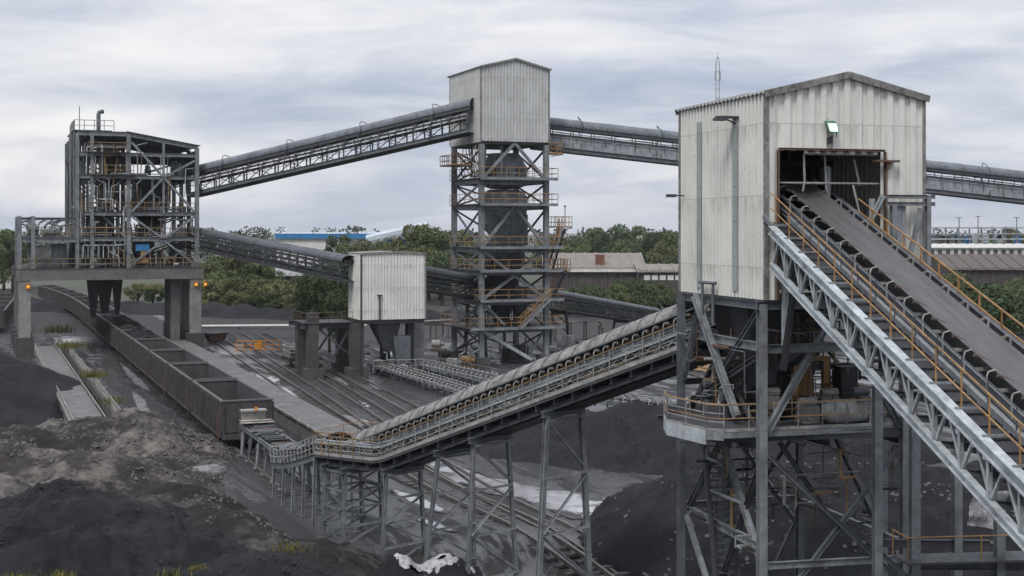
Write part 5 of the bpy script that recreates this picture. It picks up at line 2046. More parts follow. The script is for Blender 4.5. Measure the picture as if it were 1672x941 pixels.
for a, b in (((.2, 3.2, 8), (2.2, 3.2, 11.7)), ((4.5, 3.2, 8), (2.5, 3.2, 11.7)), ((.1, 6, 10.3), (2.2, 3, 8)), ((4.4, 6, 10.2), (2.6, 3, 8)), ((.3, 1.4, 8), (.3, 4.4, 10.4)), ((4.6, 1, 8), (4.5, 5, 10.4)),
             ((.1, 6.1, 4), (2.2, 6.1, .2)), ((4.3, 6.1, 4), (2.3, 6.1, .2)), ((2.4, 6.1, 4.4), (2.4, 6.1, 7.3)), ((1.0, 4, 7.2), (3.2, 4, 4.2)), ((4.7, 2, 4), (4.6, 5, .2))):
    b_(a, b, .10, 'steel_mid' if a[2] < 8 else 'steel_dark')
# machinery on the platform
rh = random.Random(31)
mb = MB(); mb.lathe((3.0, 3.4, 9.15), [(.1, -.5), (.38, -.48), (.38, .48), (.1, .5)], 14); mb.bx(2.5, 3.5, 3.0, 3.8, 8.0, 8.6); mb.build('motor', M['yellow'], BH)
mb = MB(); mb.bx(2.4, 2.6, 2.8, 3.0, DZ, 9.8); mb.bx(3.5, 3.7, 2.8, 3.0, DZ, 9.8); mb.bx(2.4, 3.7, 2.8, 3.0, 9.8, 9.95); mb.build('motor_frame', M['yellow'], BH)
mb = MB(); mb.frus((2.0, 3.9, 7.9), (1.0, 1.0), (1.5, 3.9, 11.6), (2.2, 2.0)); mb.build('chute', M['black_steel'], BH)
mb = MB(); mb.bx(3.9, 4.5, 2.4, 3.0, DZ, DZ + 1.6); mb.build('switch_cabinet', M['black_steel'], BH)
for i in range(190):
    up = rh.random() < .6
    p = V((rh.uniform(-.6, 4.8), rh.uniform(.6, 5.8), rh.uniform(8.0, 11.2) if up else rh.uniform(4.5, 7.3)))
    pts = [p]
    for j in range(rh.randint(2, 4)):
        q = pts[-1].copy(); a = rh.randint(0, 2); q[a] += rh.uniform(-1.5, 1.5)
        q.x, q.y = min(4.9, max(-.6, q.x)), min(5.9, max(.5, q.y)); q.z = min(11.6, max(7.8, q.z)) if up else min(7.3, max(3, q.z)); pts.append(q)
    mb = MB(); mb.pt(pts, rh.choice((.014, .02, .03, .05)), 5)
    mb.build('pipe', M[rh.choice(('steel', 'galv', 'steel_mid', 'steel_dark', 'black_steel', 'rusty', 'yellow_dull'))], BH)
for i in range(16):
    x, y = rh.uniform(-.8, 4.6), rh.uniform(1.2, 5)
    mb = MB(); a, b, c = rh.uniform(.2, .7), rh.uniform(.2, .6), rh.uniform(.25, .9)
    mb.bx(x - a / 2, x + a / 2, y - b / 2, y + b / 2, DZ + .003, DZ + c); mb.lathe((x, y, DZ + c + .12), [(.05, -.3), (.14, -.28), (.14, .28), (.05, .3)], 8, 'x')
    mb.build('machine_unit', M[rh.choice(('steel_dark', 'black_steel', 'steel_mid', 'galv'))], BH)
# brackets at the foot of the left wall
mb = MB()
for y in (3.2, 4.0):
    mb.tube((-.25, y, 11.0), (-.25, y, 12.35), .05, 6)
mb.tube((-.25, 3.0, 12.35), (-.25, 4.2, 12.35), .06, 6)
mb.build('pipe_hanger', M['steel_mid'], BH)


def bpt(x, y, z):
    return xf(BO, BRZ, (x, y, z))


# things hung on or standing on the house
fl_ = thing('floodlight', 'lit greenish floodlight on the gable above the belt opening', 'floodlight', bpt(2.02, -.1, 16.95), BRZ)
mb = MB(); mb.beam((0, .1, -.18), (0, -.2, -.1), .05); mb.beam((-.14, -.2, -.12), (-.14, -.2, .16), .025); mb.beam((.14, -.2, -.12), (.14, -.2, .16), .025); mb.box((0, -.02, -.22), (.14, .1, .2)); mb.build('bracket', M['steel_dark'], fl_)
mb = MB()
hp = [V((-.17, -.16, .30)), V((.17, -.16, .30)), V((.15, -.30, .02)), V((-.15, -.30, .02))]
nb = V((0, .14, .07))
mb.add(hp + [p + nb for p in hp], [(3, 2, 1, 0), (4, 5, 6, 7), (0, 1, 5, 4), (1, 2, 6, 5), (2, 3, 7, 6), (3, 0, 4, 7)])
mb.build('housing', M['green_rim'], fl_)
mb = MB()
cc = sum(hp, V((0, 0, 0))) / 4 + V((0, -.012, -.006))
lp = [cc + (p - sum(hp, V((0, 0, 0))) / 4) * .84 for p in hp]
mb.add(lp + [p + V((0, .008, .004)) for p in lp], [(3, 2, 1, 0), (4, 5, 6, 7), (0, 1, 5, 4), (1, 2, 6, 5), (2, 3, 7, 6), (3, 0, 4, 7)])
mb.build('lens', M['lamp'], fl_)
an = thing('antenna_mast', 'thin twin rod antenna mast on the big house roof', 'antenna', bpt(-.02 + .6, 4.6, 18.2), BRZ)
mb = MB()
for x in (-.06, .06):
    mb.tube((x, 0, -.1), (x, 0, 1.35), .014, 5)
for z in (.2, .5, .8, 1.1):
    mb.tube((-.06, 0, z), (.06, 0, z), .010, 4)
mb.pt([(-.06, 0, 1.3), (-.03, 0, 1.55), (.03, 0, 1.55), (.06, 0, 1.3)], .012, 5)
mb.build('mast', M['galv'], an)
mb = MB(); mb.tube((0, 0, 1.5), (0, 0, 1.75), .008, 4); mb.box((.09, 0, .95), (.03, .03, .3)); mb.box((-.09, 0, .95), (.03, .03, .3)); mb.build('aerial', M['steel_light'], an)
sk = thing('bulk_sack', 'bulging pale ribbed sack lying on the railed platform of the big house', 'bulk sack', bpt(3.35, 1.15, DZ), BRZ)
mb = MB()
n, m = 40, 16
vs = []
for i in range(n + 1):
    t = i / n
    x = -.86 + 1.72 * t
    e = (1 - abs(2 * t - 1) ** 4) ** .5
    rb_ = 1 + .07 * math.sin(t * 60)
    for j in range(m):
        a = 2 * PI * j / m
        ca, sa = math.cos(a), math.sin(a)
        vs.append((x, .42 * e * rb_ * math.copysign(abs(ca) ** .7, ca), .36 + .36 * e * rb_ * math.copysign(abs(sa) ** .8, sa) * (1 + .06 * math.sin(5 * t + 1))))
mb.add(vs, [(i * m + j, i * m + (j + 1) % m, (i + 1) * m + (j + 1) % m, (i + 1) * m + j) for i in range(n) for j in range(m)])
mb.build('sack', M['tarp'], sk, True)
mb = MB()
for x in (-.6, -.2, .25, .62):
    pts = [(x, .46 * math.cos(a), .36 + .40 * math.sin(a)) for a in np.linspace(0, PI, 12)]
    mb.pt([V(p) for p in pts], .02, 5)
mb.build('strap', M['galv'], sk)
# ------------------------------------------------------------------ big inclined belt at the right
E0 = at(1335, 327, 40.5)
SLP = 688.0 / F
CAZ = math.atan((U0 - 580) / F)                   # plan angle of the travel direction from +Y
CRZ = PI / 2 + CAZ
hk = 1 / math.cos(CAZ)
CS = SLP / hk                                     # rise per metre in plan
BB = thing('belt_conveyor', 'broad smooth belt conveyor on a pale lattice truss rising into the big house', 'conveyor', E0, CRZ)
QN = lambda s, a, h: V((s, a, s * CS + h))        # s along travel in plan (0 at the wall), a to the left, h up
S0, S1 = -26.0, 3.4
prof = [(-.36, .11), (-.12, .02), (.15, .0), (.42, .02), (.66, .11)]
mb = MB()
nn = 60
for i in range(nn):
    s0, s1 = S0 + (S1 - S0) * i / nn, S0 + (S1 - S0) * (i + 1) / nn
    vs = []
    for s in (s0, s1):
        for off in (0, -.025):
            vs += [QN(s, a, h + off) for a, h in prof]
    q = 5
    fs = []
    for j in range(4):
        fs += [(j, 2 * q + j, 2 * q + j + 1, j + 1), (q + j, q + j + 1, 3 * q + j + 1, 3 * q + j)]
    fs += [(0, q, 3 * q, 2 * q), (4, 2 * q + 4, 3 * q + 4, q + 4)]
    mb.add(vs, fs)
bo = mb.build('belt', M['rubber'], BB)
def r_(a, h, w, hh, m, nm, k='ib', s0=S0, s1=S1):
    mb = MB(); getattr(mb, k)(QN(s0, a, h), QN(s1, a, h), w, hh); return mb.build(nm, M[m], BB)
for a in (-.56, .86):
    r_(a, -.22, .10, .24, 'steel_mid', 'stringer')
r_(1.02, -.38, .10, .14, 'steel', 'stringer')
r_(.15, -.72, 1.3, .04, 'black_steel', 'return_tray', 'beam')
r_(.15, -.55, .95, .02, 'belt_dark', 'return_belt', 'beam')
ni = 28
for i in range(ni):
    s = S0 + .5 + (S1 - S0 - 1.2) * i / (ni - 1)
    mb = MB()
    for sg in (1, -1):
        if sg > 0:
            mb.pt([QN(s, .99, -.34), QN(s, 1.0, .12), QN(s + .02, .96, .21), QN(s + .05, .80, .24)], .019, 6)
        else:
            mb.pt([QN(s, -.56, -.20), QN(s, -.57, .10), QN(s, -.46, .15)], .024, 5)
    mb.beam(QN(s, -.56, -.16), QN(s, .86, -.16), .07)
    io = mb.build('idler_arm', M['galv'], BB)
    mb = MB()
    mb.tube(QN(s + .05, .74, .13), QN(s + .05, .36, -.05), .05, 8)
    mb.tube(QN(s, .33, -.07), QN(s, -.05, -.07), .05, 8)
    mb.tube(QN(s, -.08, -.05), QN(s, -.46, .10), .05, 8)
    mb.build('roller', M['roller'], io)
# near truss
TA = 2.05
r_(TA, -.28, .22, .24, 'steel_light', 'top_chord', 'ib', S0, -2.0)
r_(TA, -1.30, .16, .18, 'steel_light', 'bottom_chord', 'ib', S0, -2.0)
r_(-1.0, -.30, .16, .2, 'steel_mid', 'top_chord')
r_(-1.0, -1.55, .16, .18, 'steel_mid', 'bottom_chord')
pn = 20
dl = (-2.05 - S0) / pn
for i in range(pn):
    s = S0 + dl * i
    mb = MB(); mb.ib(QN(s, TA, -1.21), QN(s, TA, -.41), .08, .09, up=(0, 1, 0)); mb.build('truss_post', M['steel_light'], BB)
    mb = MB(); mb.ang(QN(s + .05, TA, -1.20), QN(s + dl * .52, TA, -.42), .075); mb.ang(QN(s + dl * .55, TA, -.42), QN(s + dl - .06, TA, -1.19), .06); mb.build('truss_diagonal', M['steel_light'], BB)
    mb = MB(); mb.box(QN(s + dl * .53, TA + .02, -.46), (.15, .04, .14)); mb.build('gusset', M['steel_light'], BB)
mb = MB()
for i in range(pn):
    s = S0 + dl * i
    mb.ib(QN(s, -1.0, -1.5), QN(s, TA, -1.30), .10, .14); mb.ib(QN(s, -1.0, -.62), QN(s, TA, -.62), .09, .14)
    mb.ang(QN(s, -1.0, -1.45), QN(s + dl, -1.0, -.4), .08)
    mb.beam(QN(s, -.95, -1.5), QN(s + dl, TA - .1, -1.3), .07)
mb.build('cross_frame', M['steel_mid'], BB)
# near walkway with rail
mb = MB()
mb.beam(QN(S0, 1.5, -.50), QN(-.6, 1.5, -.50), .74, .04)
ns = int((-.6 - S0) / .55)
for i in range(ns):
    s = S0 + .55 * i
    mb.beam(QN(s, 1.15, -.45), QN(s, 1.85, -.45), .05, .03)
mb.build('walkway', M['black_steel'], BB)
for a, h in ((1.12, -.36), (1.86, -.33)):
    r_(a, h, .06, .14, 'steel', 'walkway_edge', 'beam', S0, -.6)
mb = MB()
n = int((-1.4 - S0) / 1.18) + 1
for i in range(n):
    s = S0 + .4 + 1.18 * i
    mb.tube(QN(s, 1.93, -.42), QN(s, 1.93, .64), .02, 6)
po_ = mb
for h in (.64, .20):
    mb.tube(QN(S0, 1.93, h), QN(-1.5, 1.93, h), .019, 6)
mb.build('handrail', M['yellow'], BB)
for i in range(n):
    s = S0 + .4 + 1.18 * i
    mb = MB()
    mb.beam(QN(s, TA + .02, -.14), QN(s, 1.6, -.14), .05)
    mb.build('rail_bracket', M['steel'], BB)
mb = MB()
for i in range(int((-.4 - S0) / 1.18)):
    s = S0 + .9 + 1.18 * i
    mb.tube(QN(s, 1.14, -.42), QN(s, 1.14, .18), .016, 5)
for h in (.18,):
    mb.tube(QN(S0, 1.14, h), QN(-.2, 1.14, h), .016, 5)
mb.build('pull_cord_rail', M['steel_dark'], BB)
# far walkway rail
mb = MB()
for i in range(22):
    s = S0 + .7 + 1.12 * i
    mb.tube(QN(s, -1.0, -.55), QN(s, -1.0, .24), .026, 5)
for h in (.24, -.12):
    mb.tube(QN(S0, -1.0, h), QN(-.7, -1.0, h), .026, 5)
mb.build('handrail', M['yellow'], BB)
mb = MB(); mb.beam(QN(S0, -.8, -.52), QN(-.4, -.8, -.52), .4, .04); mb.build('walkway', M['steel_dark'], BB)
rc = random.Random(4)
for q in range(3):
    mb = MB(); mb.pt([QN(s, 1.0 - .05 * q, -.28 - .05 * q + rc.uniform(-.03, .03)) for s in np.arange(S0, S1 - .5, .6)], .02, 5); mb.build('cable', M[('black_steel', 'steel_mid', 'galv')[q]], BB)
# support tower under the belt, right of the house legs
st_ = thing('support_tower', 'steel post tower with a yellow railed landing under the broad belt', 'support tower', at(1580, 0, 36.5) * 1.0, CRZ - PI / 2)
st_.location.z = -.6
for x in (-1.5, .9):
    for y in (0, 2.6):
        zt = (7.5 if x > 0 else 9.4) + (.0 if y == 0 else .75)
        mb = MB(); mb.ib((x, y, 0), (x, y, zt), .24, .24, up=(0, 1, 0)); mb.build('column', M['steel'], st_)
for z in (3.2, 5.6):
    for y in (0, 2.6):
        mb = MB(); mb.ib((-1.5, y, z), (1.9, y, z - .12), .14, .22); mb.build('girder', M['steel_dark' if z > 5 else 'steel_mid'], st_)
for a, b in (((-1.5, .1, 3), (.9, .1, .2)), ((.9, .05, 5.4), (-.8, .05, 3.3)), ((-1.5, 2.6, 5.4), (.9, 2.6, 3.2)), ((-1.5, .1, 5.4), (-1.5, 2.5, 3.2))):
    mb = MB(); mb.ib(a, b, .13, .13); mb.build('brace', M['steel_mid'], st_)
mb = MB(); mb.bx(-1.9, 2.2, -.5, .5, 5.72, 5.78); lp_ = mb.build('landing', M['steel_dark'], st_)
mb = MB(); mb.rail([(-1.9, .5, 5.76), (-1.9, -.5, 5.76), (2.2, -.5, 5.76)], .7, 2.0, .02, (), 5); mb.build('handrail', M['yellow'], lp_)
ts = thing('white_sheet', 'crumpled white plastic sheet hanging under the broad belt at the right edge', 'plastic sheet', at(1612, 832, 39), CRZ - PI / 2)
X, Z = np.meshgrid(np.linspace(-.5, .6, 14), np.linspace(-.55, .5, 14))
Y = fbm(X, Z, 2.3, 5, 3) * .3
X = X + .15 * Z + fbm(Z, X, 1.5, 9, 2) * .12
Z2 = Z * (1 + .25 * X)
ii = np.arange(196).reshape(14, 14)
mb = MB(); mb.add(np.stack([X.ravel(), Y.ravel(), Z2.ravel()], 1).tolist(), np.stack([ii[:-1, :-1].ravel(), ii[:-1, 1:].ravel(), ii[1:, 1:].ravel(), ii[1:, :-1].ravel()], 1).tolist())
mb.build('sheet', M['plastic'], ts, True)
# ------------------------------------------------------------------ low ground conveyors
def ground_conveyor(label, A, B, w=.9, h=.75, arms=2.2):
    d = B - A
    L = math.hypot(d.x, d.y)
    t = thing('ground_conveyor', label, 'conveyor', A, math.atan2(d.y, d.x), 'ground level conveyors')
    P = lambda s, y, z: V((s, y, d.z * s / L + z))
    for sy in (-1, 1):
        mb = MB(); mb.ib(P(0, sy * w, h), P(L, sy * w, h), .12, .22); mb.build('stringer', M['steel'], t)
        mb = MB()
        for i in range(int(L / 1.6) + 1):
            mb.beam(P(i * 1.6, sy * w, -.1), P(i * 1.6, sy * w, h), .09)
            mb.beam(P(i * 1.6, sy * w, .1), P(i * 1.6 + .8, sy * w, h), .05)
        mb.build('legs', M['steel_dark'], t)
        mb = MB(); mb.tube(P(0, sy * w * 1.25, h + .75), P(L, sy * w * 1.25, h + .75), .035, 4)
        for i in range(int(L / 1.6) + 1):
            mb.tube(P(i * 1.6, sy * w * 1.25, h - .05), P(i * 1.6, sy * w * 1.25, h + .75), .03, 4)
        mb.build('handrail', M['galv'] if sy < 0 else M['steel_mid'], t)
    mb = MB(); mb.beam(P(0, 0, h + .28), P(L, 0, h + .28), w * 1.25, .04); mb.build('belt', M['belt_dark'], t)
    n = min(48, int(L / 1.0))
    for i in range(n):
        s = L * (i + .5) / n
        mb = MB()
        mb.pt([P(s, -w, h), P(s, -w, h + .36), P(s, -w * .75, h + .42)], .035, 4)
        mb.pt([P(s, w, h), P(s, w, h + .36), P(s, w * .75, h + .42)], .035, 4)
        mb.beam(P(s, -w, h + .15), P(s, w, h + .15), .07)
        mb.build('idler', M['hook'], t)
    return t


def g0(u, v, z=0.0):
    p = gpt(u, v)
    p.z = z
    return p


ground_conveyor('low railed ground conveyor running out from under the small transfer house', g0(612, 606), g0(850, 682))
ground_conveyor('second low ground conveyor, behind and parallel to the one from the small house', g0(688, 606), g0(880, 652))
ground_conveyor('pale conveyor strip lying along the crest of the black stockpile', at(985, 660, 96), at(1110, 676, 88), .7, .3)

# yellow barrier, pipe line, trolley
by = thing('barrier', 'orange yellow barrier frame standing among puddles left of the small house', 'barrier', g0(385, 573), math.radians(4))
mb = MB(); mb.rail([(0, 0, 0), (5.1, 0, 0)], 1.15, .85, .05, (.1, .55), 4); mb.build('frame', M['orange'], by)
mb = MB(); mb.bx(2.2, 3.1, -.06, .0, .2, 1.1); mb.build('panel', M['orange'], by)
mb = MB()
for x in (.3, 2.6, 4.8):
    mb.bx(x - .08, x + .08, -.6, .6, 0, .12)
mb.build('foot', M['rusty'], by)
pp = thing('pipeline', 'long pale pipe on low stands crossing behind the yard tracks', 'pipeline', at(330, 533, 195), math.atan2(-1.5, 24))
mb = MB(); mb.tube((0, 0, 0), (24, 0, .3), .2, 8); mb.build('pipe', M['far_white'], pp)
for i in range(6):
    mb = MB(); mb.beam((1 + i * 4.4, 0, -1.2), (1 + i * 4.4, 0, -.1), .2); mb.build('stand', M['steel_dark'], pp)
tr = thing('rail_trolley', 'small dark railed trolley on wheels left of the small transfer house', 'trolley', g0(492, 598), RZ)
mb = MB(); mb.bx(-1.7, 1.7, -2, 2, .75, 1.05); mb.build('deck', M['black_steel'], tr)
for x in (-.8, .8):
    for y in (-1.3, 1.3):
        mb = MB(); mb.lathe((x, y, .5), [(.1, -.08), (.46, -.07), (.46, .07), (.1, .08)], 12, 'x'); mb.build('wheel', M['rail'], tr)
mb = MB(); mb.rail([(-1.6, -1.9, 1.05), (1.6, -1.9, 1.05), (1.6, 1.9, 1.05), (-1.6, 1.9, 1.05)], 1.1, .8, .045, (.5,), 4, 0, True); mb.build('handrail', M['galv'], tr)
mb = MB(); mb.bx(-.9, .7, -1.2, .8, 1.06, 1.7); mb.bx(-.5, .3, -.9, .3, 1.703, 2.0); mb.build('engine_box', M['black_steel'], tr)

# loose machinery around the feet of the tower and small house
rk = random.Random(77)
JUNK = [('pump', 'dark pump on a skid left of the tower footing', 728, 590), ('pump', 'grey pump set behind the pale concrete column', 716, 572), ('gearbox', 'round grey gearbox under the tower stair', 850, 586),
        ('gearbox', 'rusty gearbox right of the tower legs', 905, 582), ('drum', 'pale drum standing right behind the tower', 930, 566), ('drum', 'dark drum between tower legs', 826, 590),
        ('pipe_rack', 'rack of thin pipes beyond the tower on its right', 945, 556), ('pipe_rack', 'rack of pipes beyond the tower on its left', 722, 553), ('winch', 'small black winch at the near tower footing', 765, 600),
        ('winch', 'yellowish winch by the second ground conveyor', 742, 604), ('skip', 'rusted open skip behind the yard pipes', 960, 575), ('skip', 'dark skip near the bin building right footings', 352, 560)]
for nm, lab, u, v in JUNK:
    t = thing(nm, lab, nm.replace('_', ' '), g0(u, v), rk.uniform(-.5, .9))
    if nm in ('pump', 'winch', 'gearbox'):
        mb = MB(); mb.bx(-.9, .9, -.5, .5, 0, .22); mb.build('skid', M['rusty'], t)
        mb = MB(); mb.lathe((-.2, 0, .75), [(.1, -.6), (.45, -.55), (.45, .5), (.25, .55), (.2, .9), (.05, .92)], 14, 'x'); mb.build('motor', M[rk.choice(('steel_mid', 'galv', 'black_steel', 'yellow_dull'))], t)
        mb = MB(); mb.pt([(.5, 0, .6), (.5, 0, 1.5), (1.0, .4, 1.8), (1.0, .4, 2.3)], .09, 6); mb.build('pipe', M['steel'], t)
    elif nm == 'drum':
        mb = MB(); mb.lathe((0, 0, 0), [(.5, 0), (.55, .05), (.55, .6), (.58, .63), (.55, .66), (.55, 1.3), (.5, 1.35), (.1, 1.36)], 16); mb.build('shell', M['galv' if 'pale' in lab else 'black_steel'], t)
        mb = MB(); mb.tube((.2, 0, 1.3), (.2, 0, 1.8), .05, 6); mb.build('pipe', M['steel'], t)
    elif nm == 'pipe_rack':
        for x in (-3, -1, 1, 3):
            mb = MB()
            mb.beam((x, 0, 0), (x, 0, 2.2), .14); mb.beam((x, 1.2, 0), (x, 1.2, 2.2), .14); mb.beam((x, -.1, 2.2), (x, 1.3, 2.2), .12)
            mb.build('frame', M['rusty'], t)
        for k in range(5):
            mb = MB(); mb.pt([(-3.5, .1 + k * .24, 2.35), (2 + k * .3, .1 + k * .24, 2.35), (3.4, .1 + k * .24, 1.6 - .2 * k)], .07, 6); mb.build('pipe', M[('galv', 'steel', 'yellow_dull', 'steel_mid', 'galv')[k]], t)
    else:
        mb = MB(); mb.frus((0, 0, .15), (1.6, 1.2), (0, 0, 1.2), (2.6, 1.7)); mb.build('body', M['rusty'], t)
        mb = MB(); mb.bx(-1.35, 1.35, -.9, .9, 1.2, 1.3); mb.build('rim', M['steel_dark'], t)
# red barrier at the left edge, sandy strip behind the house legs
rd = thing('barrier', 'small red barrier half buried beside the coal heap at the left edge', 'barrier', at(2, 626, 112), .3)
mb = MB(); mb.rail([(-1.6, 0, 0), (.6, 0, 0)], 1.2, 1.1, .05, (.5,), 4); mb.build('frame', steel('red_paint', (.40, .05, .03), rust=.4), rd)
mb = MB(); mb.bx(-1.6, .8, -.3, .3, -.3, .05); mb.build('foot', M['yellow_dull'], rd)
sd = MB()
lo = noisy_loop([gpt(u, v) for u, v in [(1108, 597), (1180, 590), (1262, 588), (1300, 596), (1250, 606), (1150, 608)]], seed=40)
c = sum(lo, V((0, 0, 0))) / len(lo)
sd.add([(c.x, c.y, .35)] + [(p.x, p.y, .02) for p in lo], [(0, 1 + i, 1 + (i + 1) % len(lo)) for i in range(len(lo))])
tag(sd.build('sand_patch', rough_stuff('ochre_sand', (.20, .125, .075), (.28, .17, .10))), kind='structure')

# crumpled white plastic over a mound at the bottom edge
ws = thing('plastic_sheet', 'streaky white plastic sheet crumpled over a mound at the bottom edge', 'plastic sheet', at(700, 940, 55) * 1.0, .1)
ws.location.z = -.12
X, Y = np.meshgrid(np.linspace(-1.9, 1.9, 70), np.linspace(-1.4, 1.4, 46))
R = np.abs(np.sin(X * 1.55 + .6)) * .55 + .25
Zs = (R + fbm(X, Y, 1.1, 3, 4) * .3 + ridged(X * 2.4, Y * .8, 1.6, 8, 3) * .16) * np.clip(1.15 - (X / 1.95) ** 4 - (Y / 1.4) ** 2, 0, 1)
keep = (fbm(X, Y, .9, 44, 3) + .25 - .35 * np.abs(Y)) > -.4
ii = np.arange(X.size).reshape(X.shape)
kc = keep[:-1, :-1] & keep[1:, 1:]
mb = MB(); mb.add(np.stack([X.ravel(), Y.ravel(), Zs.ravel() + .06], 1).tolist(), np.stack([ii[:-1, :-1][kc], ii[:-1, 1:][kc], ii[1:, 1:][kc], ii[1:, :-1][kc]], 1).tolist())
mb.build('sheet', M['plastic'], ws, True)
mb = MB(); mb.add(np.stack([X.ravel() * 1.15, Y.ravel() * 1.15, Zs.ravel() * .97], 1).tolist(), np.stack([ii[:-1, :-1].ravel(), ii[:-1, 1:].ravel(), ii[1:, 1:].ravel(), ii[1:, :-1].ravel()], 1).tolist())
mb.build('mound', M['coal'], ws, True)


# ------------------------------------------------------------------ stones on the heaps, weeds
from mathutils import noise as _n


def rubble(src, n, mat, smin, smax, seed):
    r = random.Random(seed)
    vs = src.data.vertices
    mb = MB()
    base = [(-1, -1, -.6), (1, -.8, -.6), (.9, 1, -.5), (-.8, .9, -.6), (-.6, -.5, .6), (.6, -.6, .5), (.5, .6, .7), (-.6, .5, .55)]
    fs = [(0, 3, 2, 1), (4, 5, 6, 7), (0, 1, 5, 4), (1, 2, 6, 5), (2, 3, 7, 6), (3, 0, 4, 7)]
    for _ in range(n):
        p = vs[r.randrange(len(vs))].co
        if p.z < -2.2 or p.y > 92 or _n.noise(p * .55) + .35 * _n.noise(p * 2.1) < .02 + .05 * p.z:
            continue
        k = smin + (smax - smin) * r.random() ** 3
        a = r.uniform(0, 6.3)
        ca, sa = math.cos(a), math.sin(a)
        q = []
        for x, y, z in base:
            x, y, z = x * r.uniform(.6, 1.1), y * r.uniform(.5, 1), z * r.uniform(.5, 1)
            q.append((p.x + k * (x * ca - y * sa) + .1, p.y + k * (x * sa + y * ca), p.z + k * z + k * .2))
        mb.add(q, fs)
    o = mb.build('rubble', mat)
    tag(o, kind='stuff')


M['stone'] = concrete('pale_stones', (.13, .12, .115), .4)
M['coal_lump'] = concrete('coal_lumps', (.035, .035, .038), .2)
hs = [o for o in COL.objects if o.name.split('.')[0] in ('spoil_heap', 'coal_heap', 'coal_stockpile')]
for i, o in enumerate(hs):
    sp = o.name.startswith('spoil')
    rubble(o, 11000 if sp else 9000, M['stone'] if sp else M['coal_lump'], .016, .13 if sp else .12, i)
    if sp:
        rubble(o, 160, M['stone'], .03, .16, 50 + i)


def weeds(spots, seed):
    r = random.Random(seed)
    mb = MB()
    for (u, v, d, n, rad, h) in spots:
        c = at(u, v, d)
        for _ in range(n):
            x, y = r.gauss(0, rad), r.gauss(0, rad)
            a, l, b = r.uniform(0, 6.3), h * r.uniform(.4, 1.1), r.uniform(.1, .5)
            p = V((c.x + x, c.y + y, c.z - .25))
            w = V((math.cos(a + 1.57), math.sin(a + 1.57), 0)) * r.uniform(.012, .03)
            m = p + V((math.cos(a) * b * l * .4, math.sin(a) * b * l * .4, l * .6))
            e = p + V((math.cos(a) * b * l, math.sin(a) * b * l, l))
            mb.add([p - w, p + w, m + w, m - w, e], [(0, 1, 2, 3), (3, 2, 4)])
    tag(mb.build('weeds', M['weed']), kind='stuff')


weeds([(334, 921, 49.3, 420, .24, .2), (345, 926, 49.0, 150, .2, .18), (500, 934, 52, 200, .5, .22), (18, 936, 49, 110, .25, .3), (60, 940, 48.6, 40, .2, .25),
       (100, 936, 48.5, 60, .25, .4), (275, 936, 48.2, 60, .2, .4), (470, 888, 55, 120, .5, .22)], 5)
weeds([(150, 612, 118, 240, .6, .8), (182, 655, 104, 160, .5, .7), (115, 565, 142, 240, .8, 1.0), (95, 540, 160, 260, 1.0, 1.2), (255, 470, 250, 240, 2, 1.6)], 6)
# ------------------------------------------------------------------ trees
def tree_mesh(seed, ht, rad, lobes, leaf, nleaf, trunk=.35, low=.15):
    """returns (trunk mesh, crown mesh) for a tree ht metres tall standing at the origin"""
    r = random.Random(seed)
    tk = MB()
    top = V((r.uniform(-.3, .3), r.uniform(-.3, .3), ht * .62))
    pts = [V((0, 0, -.4)), V((r.uniform(-.1, .1), .05, ht * .2)), V((r.uniform(-.3, .3), r.uniform(-.2, .2), ht * .42)), top]
    rr = [trunk, trunk * .8, trunk * .55, trunk * .25]
    for a, b, ra, rb in zip(pts[:-1], pts[1:], rr[:-1], rr[1:]):
        tk.tube(a, b, ra, 7, rb)
    cl = []
    for i in range(lobes):
        f = (i + .5) / lobes
        a = i * 2.4 + r.uniform(-.4, .4)
        z = ht * (low + .18 + (1 - low - .26) * f) + r.uniform(-.06, .06) * ht
        env = rad * (math.sin(PI * min(1, max(.06, (z / ht - low) / (1.03 - low)))) ** .55)
        dist = env * r.uniform(.3, 1.05)
        c = V((math.cos(a) * dist, math.sin(a) * dist, z))
        s = rad * r.uniform(.17, .42)
        cl.append((c, s))
        st = pts[1].lerp(top, min(1, max(0, (z / ht - .25) * 1.2)))
        mid = st.lerp(c, .55) + V((0, 0, -.25))
        tk.tube(st, mid, trunk * .22, 5, trunk * .14)
        tk.tube(mid, c, trunk * .14, 5, trunk * .05)
    cr = MB()
    per = nleaf // lobes
    for c, s in cl:
        for _ in range(per):
            while True:
                p = V((r.uniform(-1, 1), r.uniform(-1, 1), r.uniform(-1, 1)))
                if p.length <= 1:
                    break
            p = p.normalized() * (p.length ** .45)
            p = c + V((p.x * s * 1.1, p.y * s * 1.1, p.z * s * .8)) * r.uniform(.85, 1.12)
            n = V((r.gauss(0, 1), r.gauss(0, 1), r.gauss(.6, .8))).normalized()
            a = n.cross(V((r.gauss(0, 1), r.gauss(0, 1), r.gauss(0, 1)))).normalized()
            b = n.cross(a)
            l = leaf * r.uniform(.6, 1.3)
            cr.add([p - a * l, p - b * l * .5 + n * l * .1, p + a * l, p + b * l * .5 + n * l * .1], [(0, 1, 2, 3)])
    return tk, cr


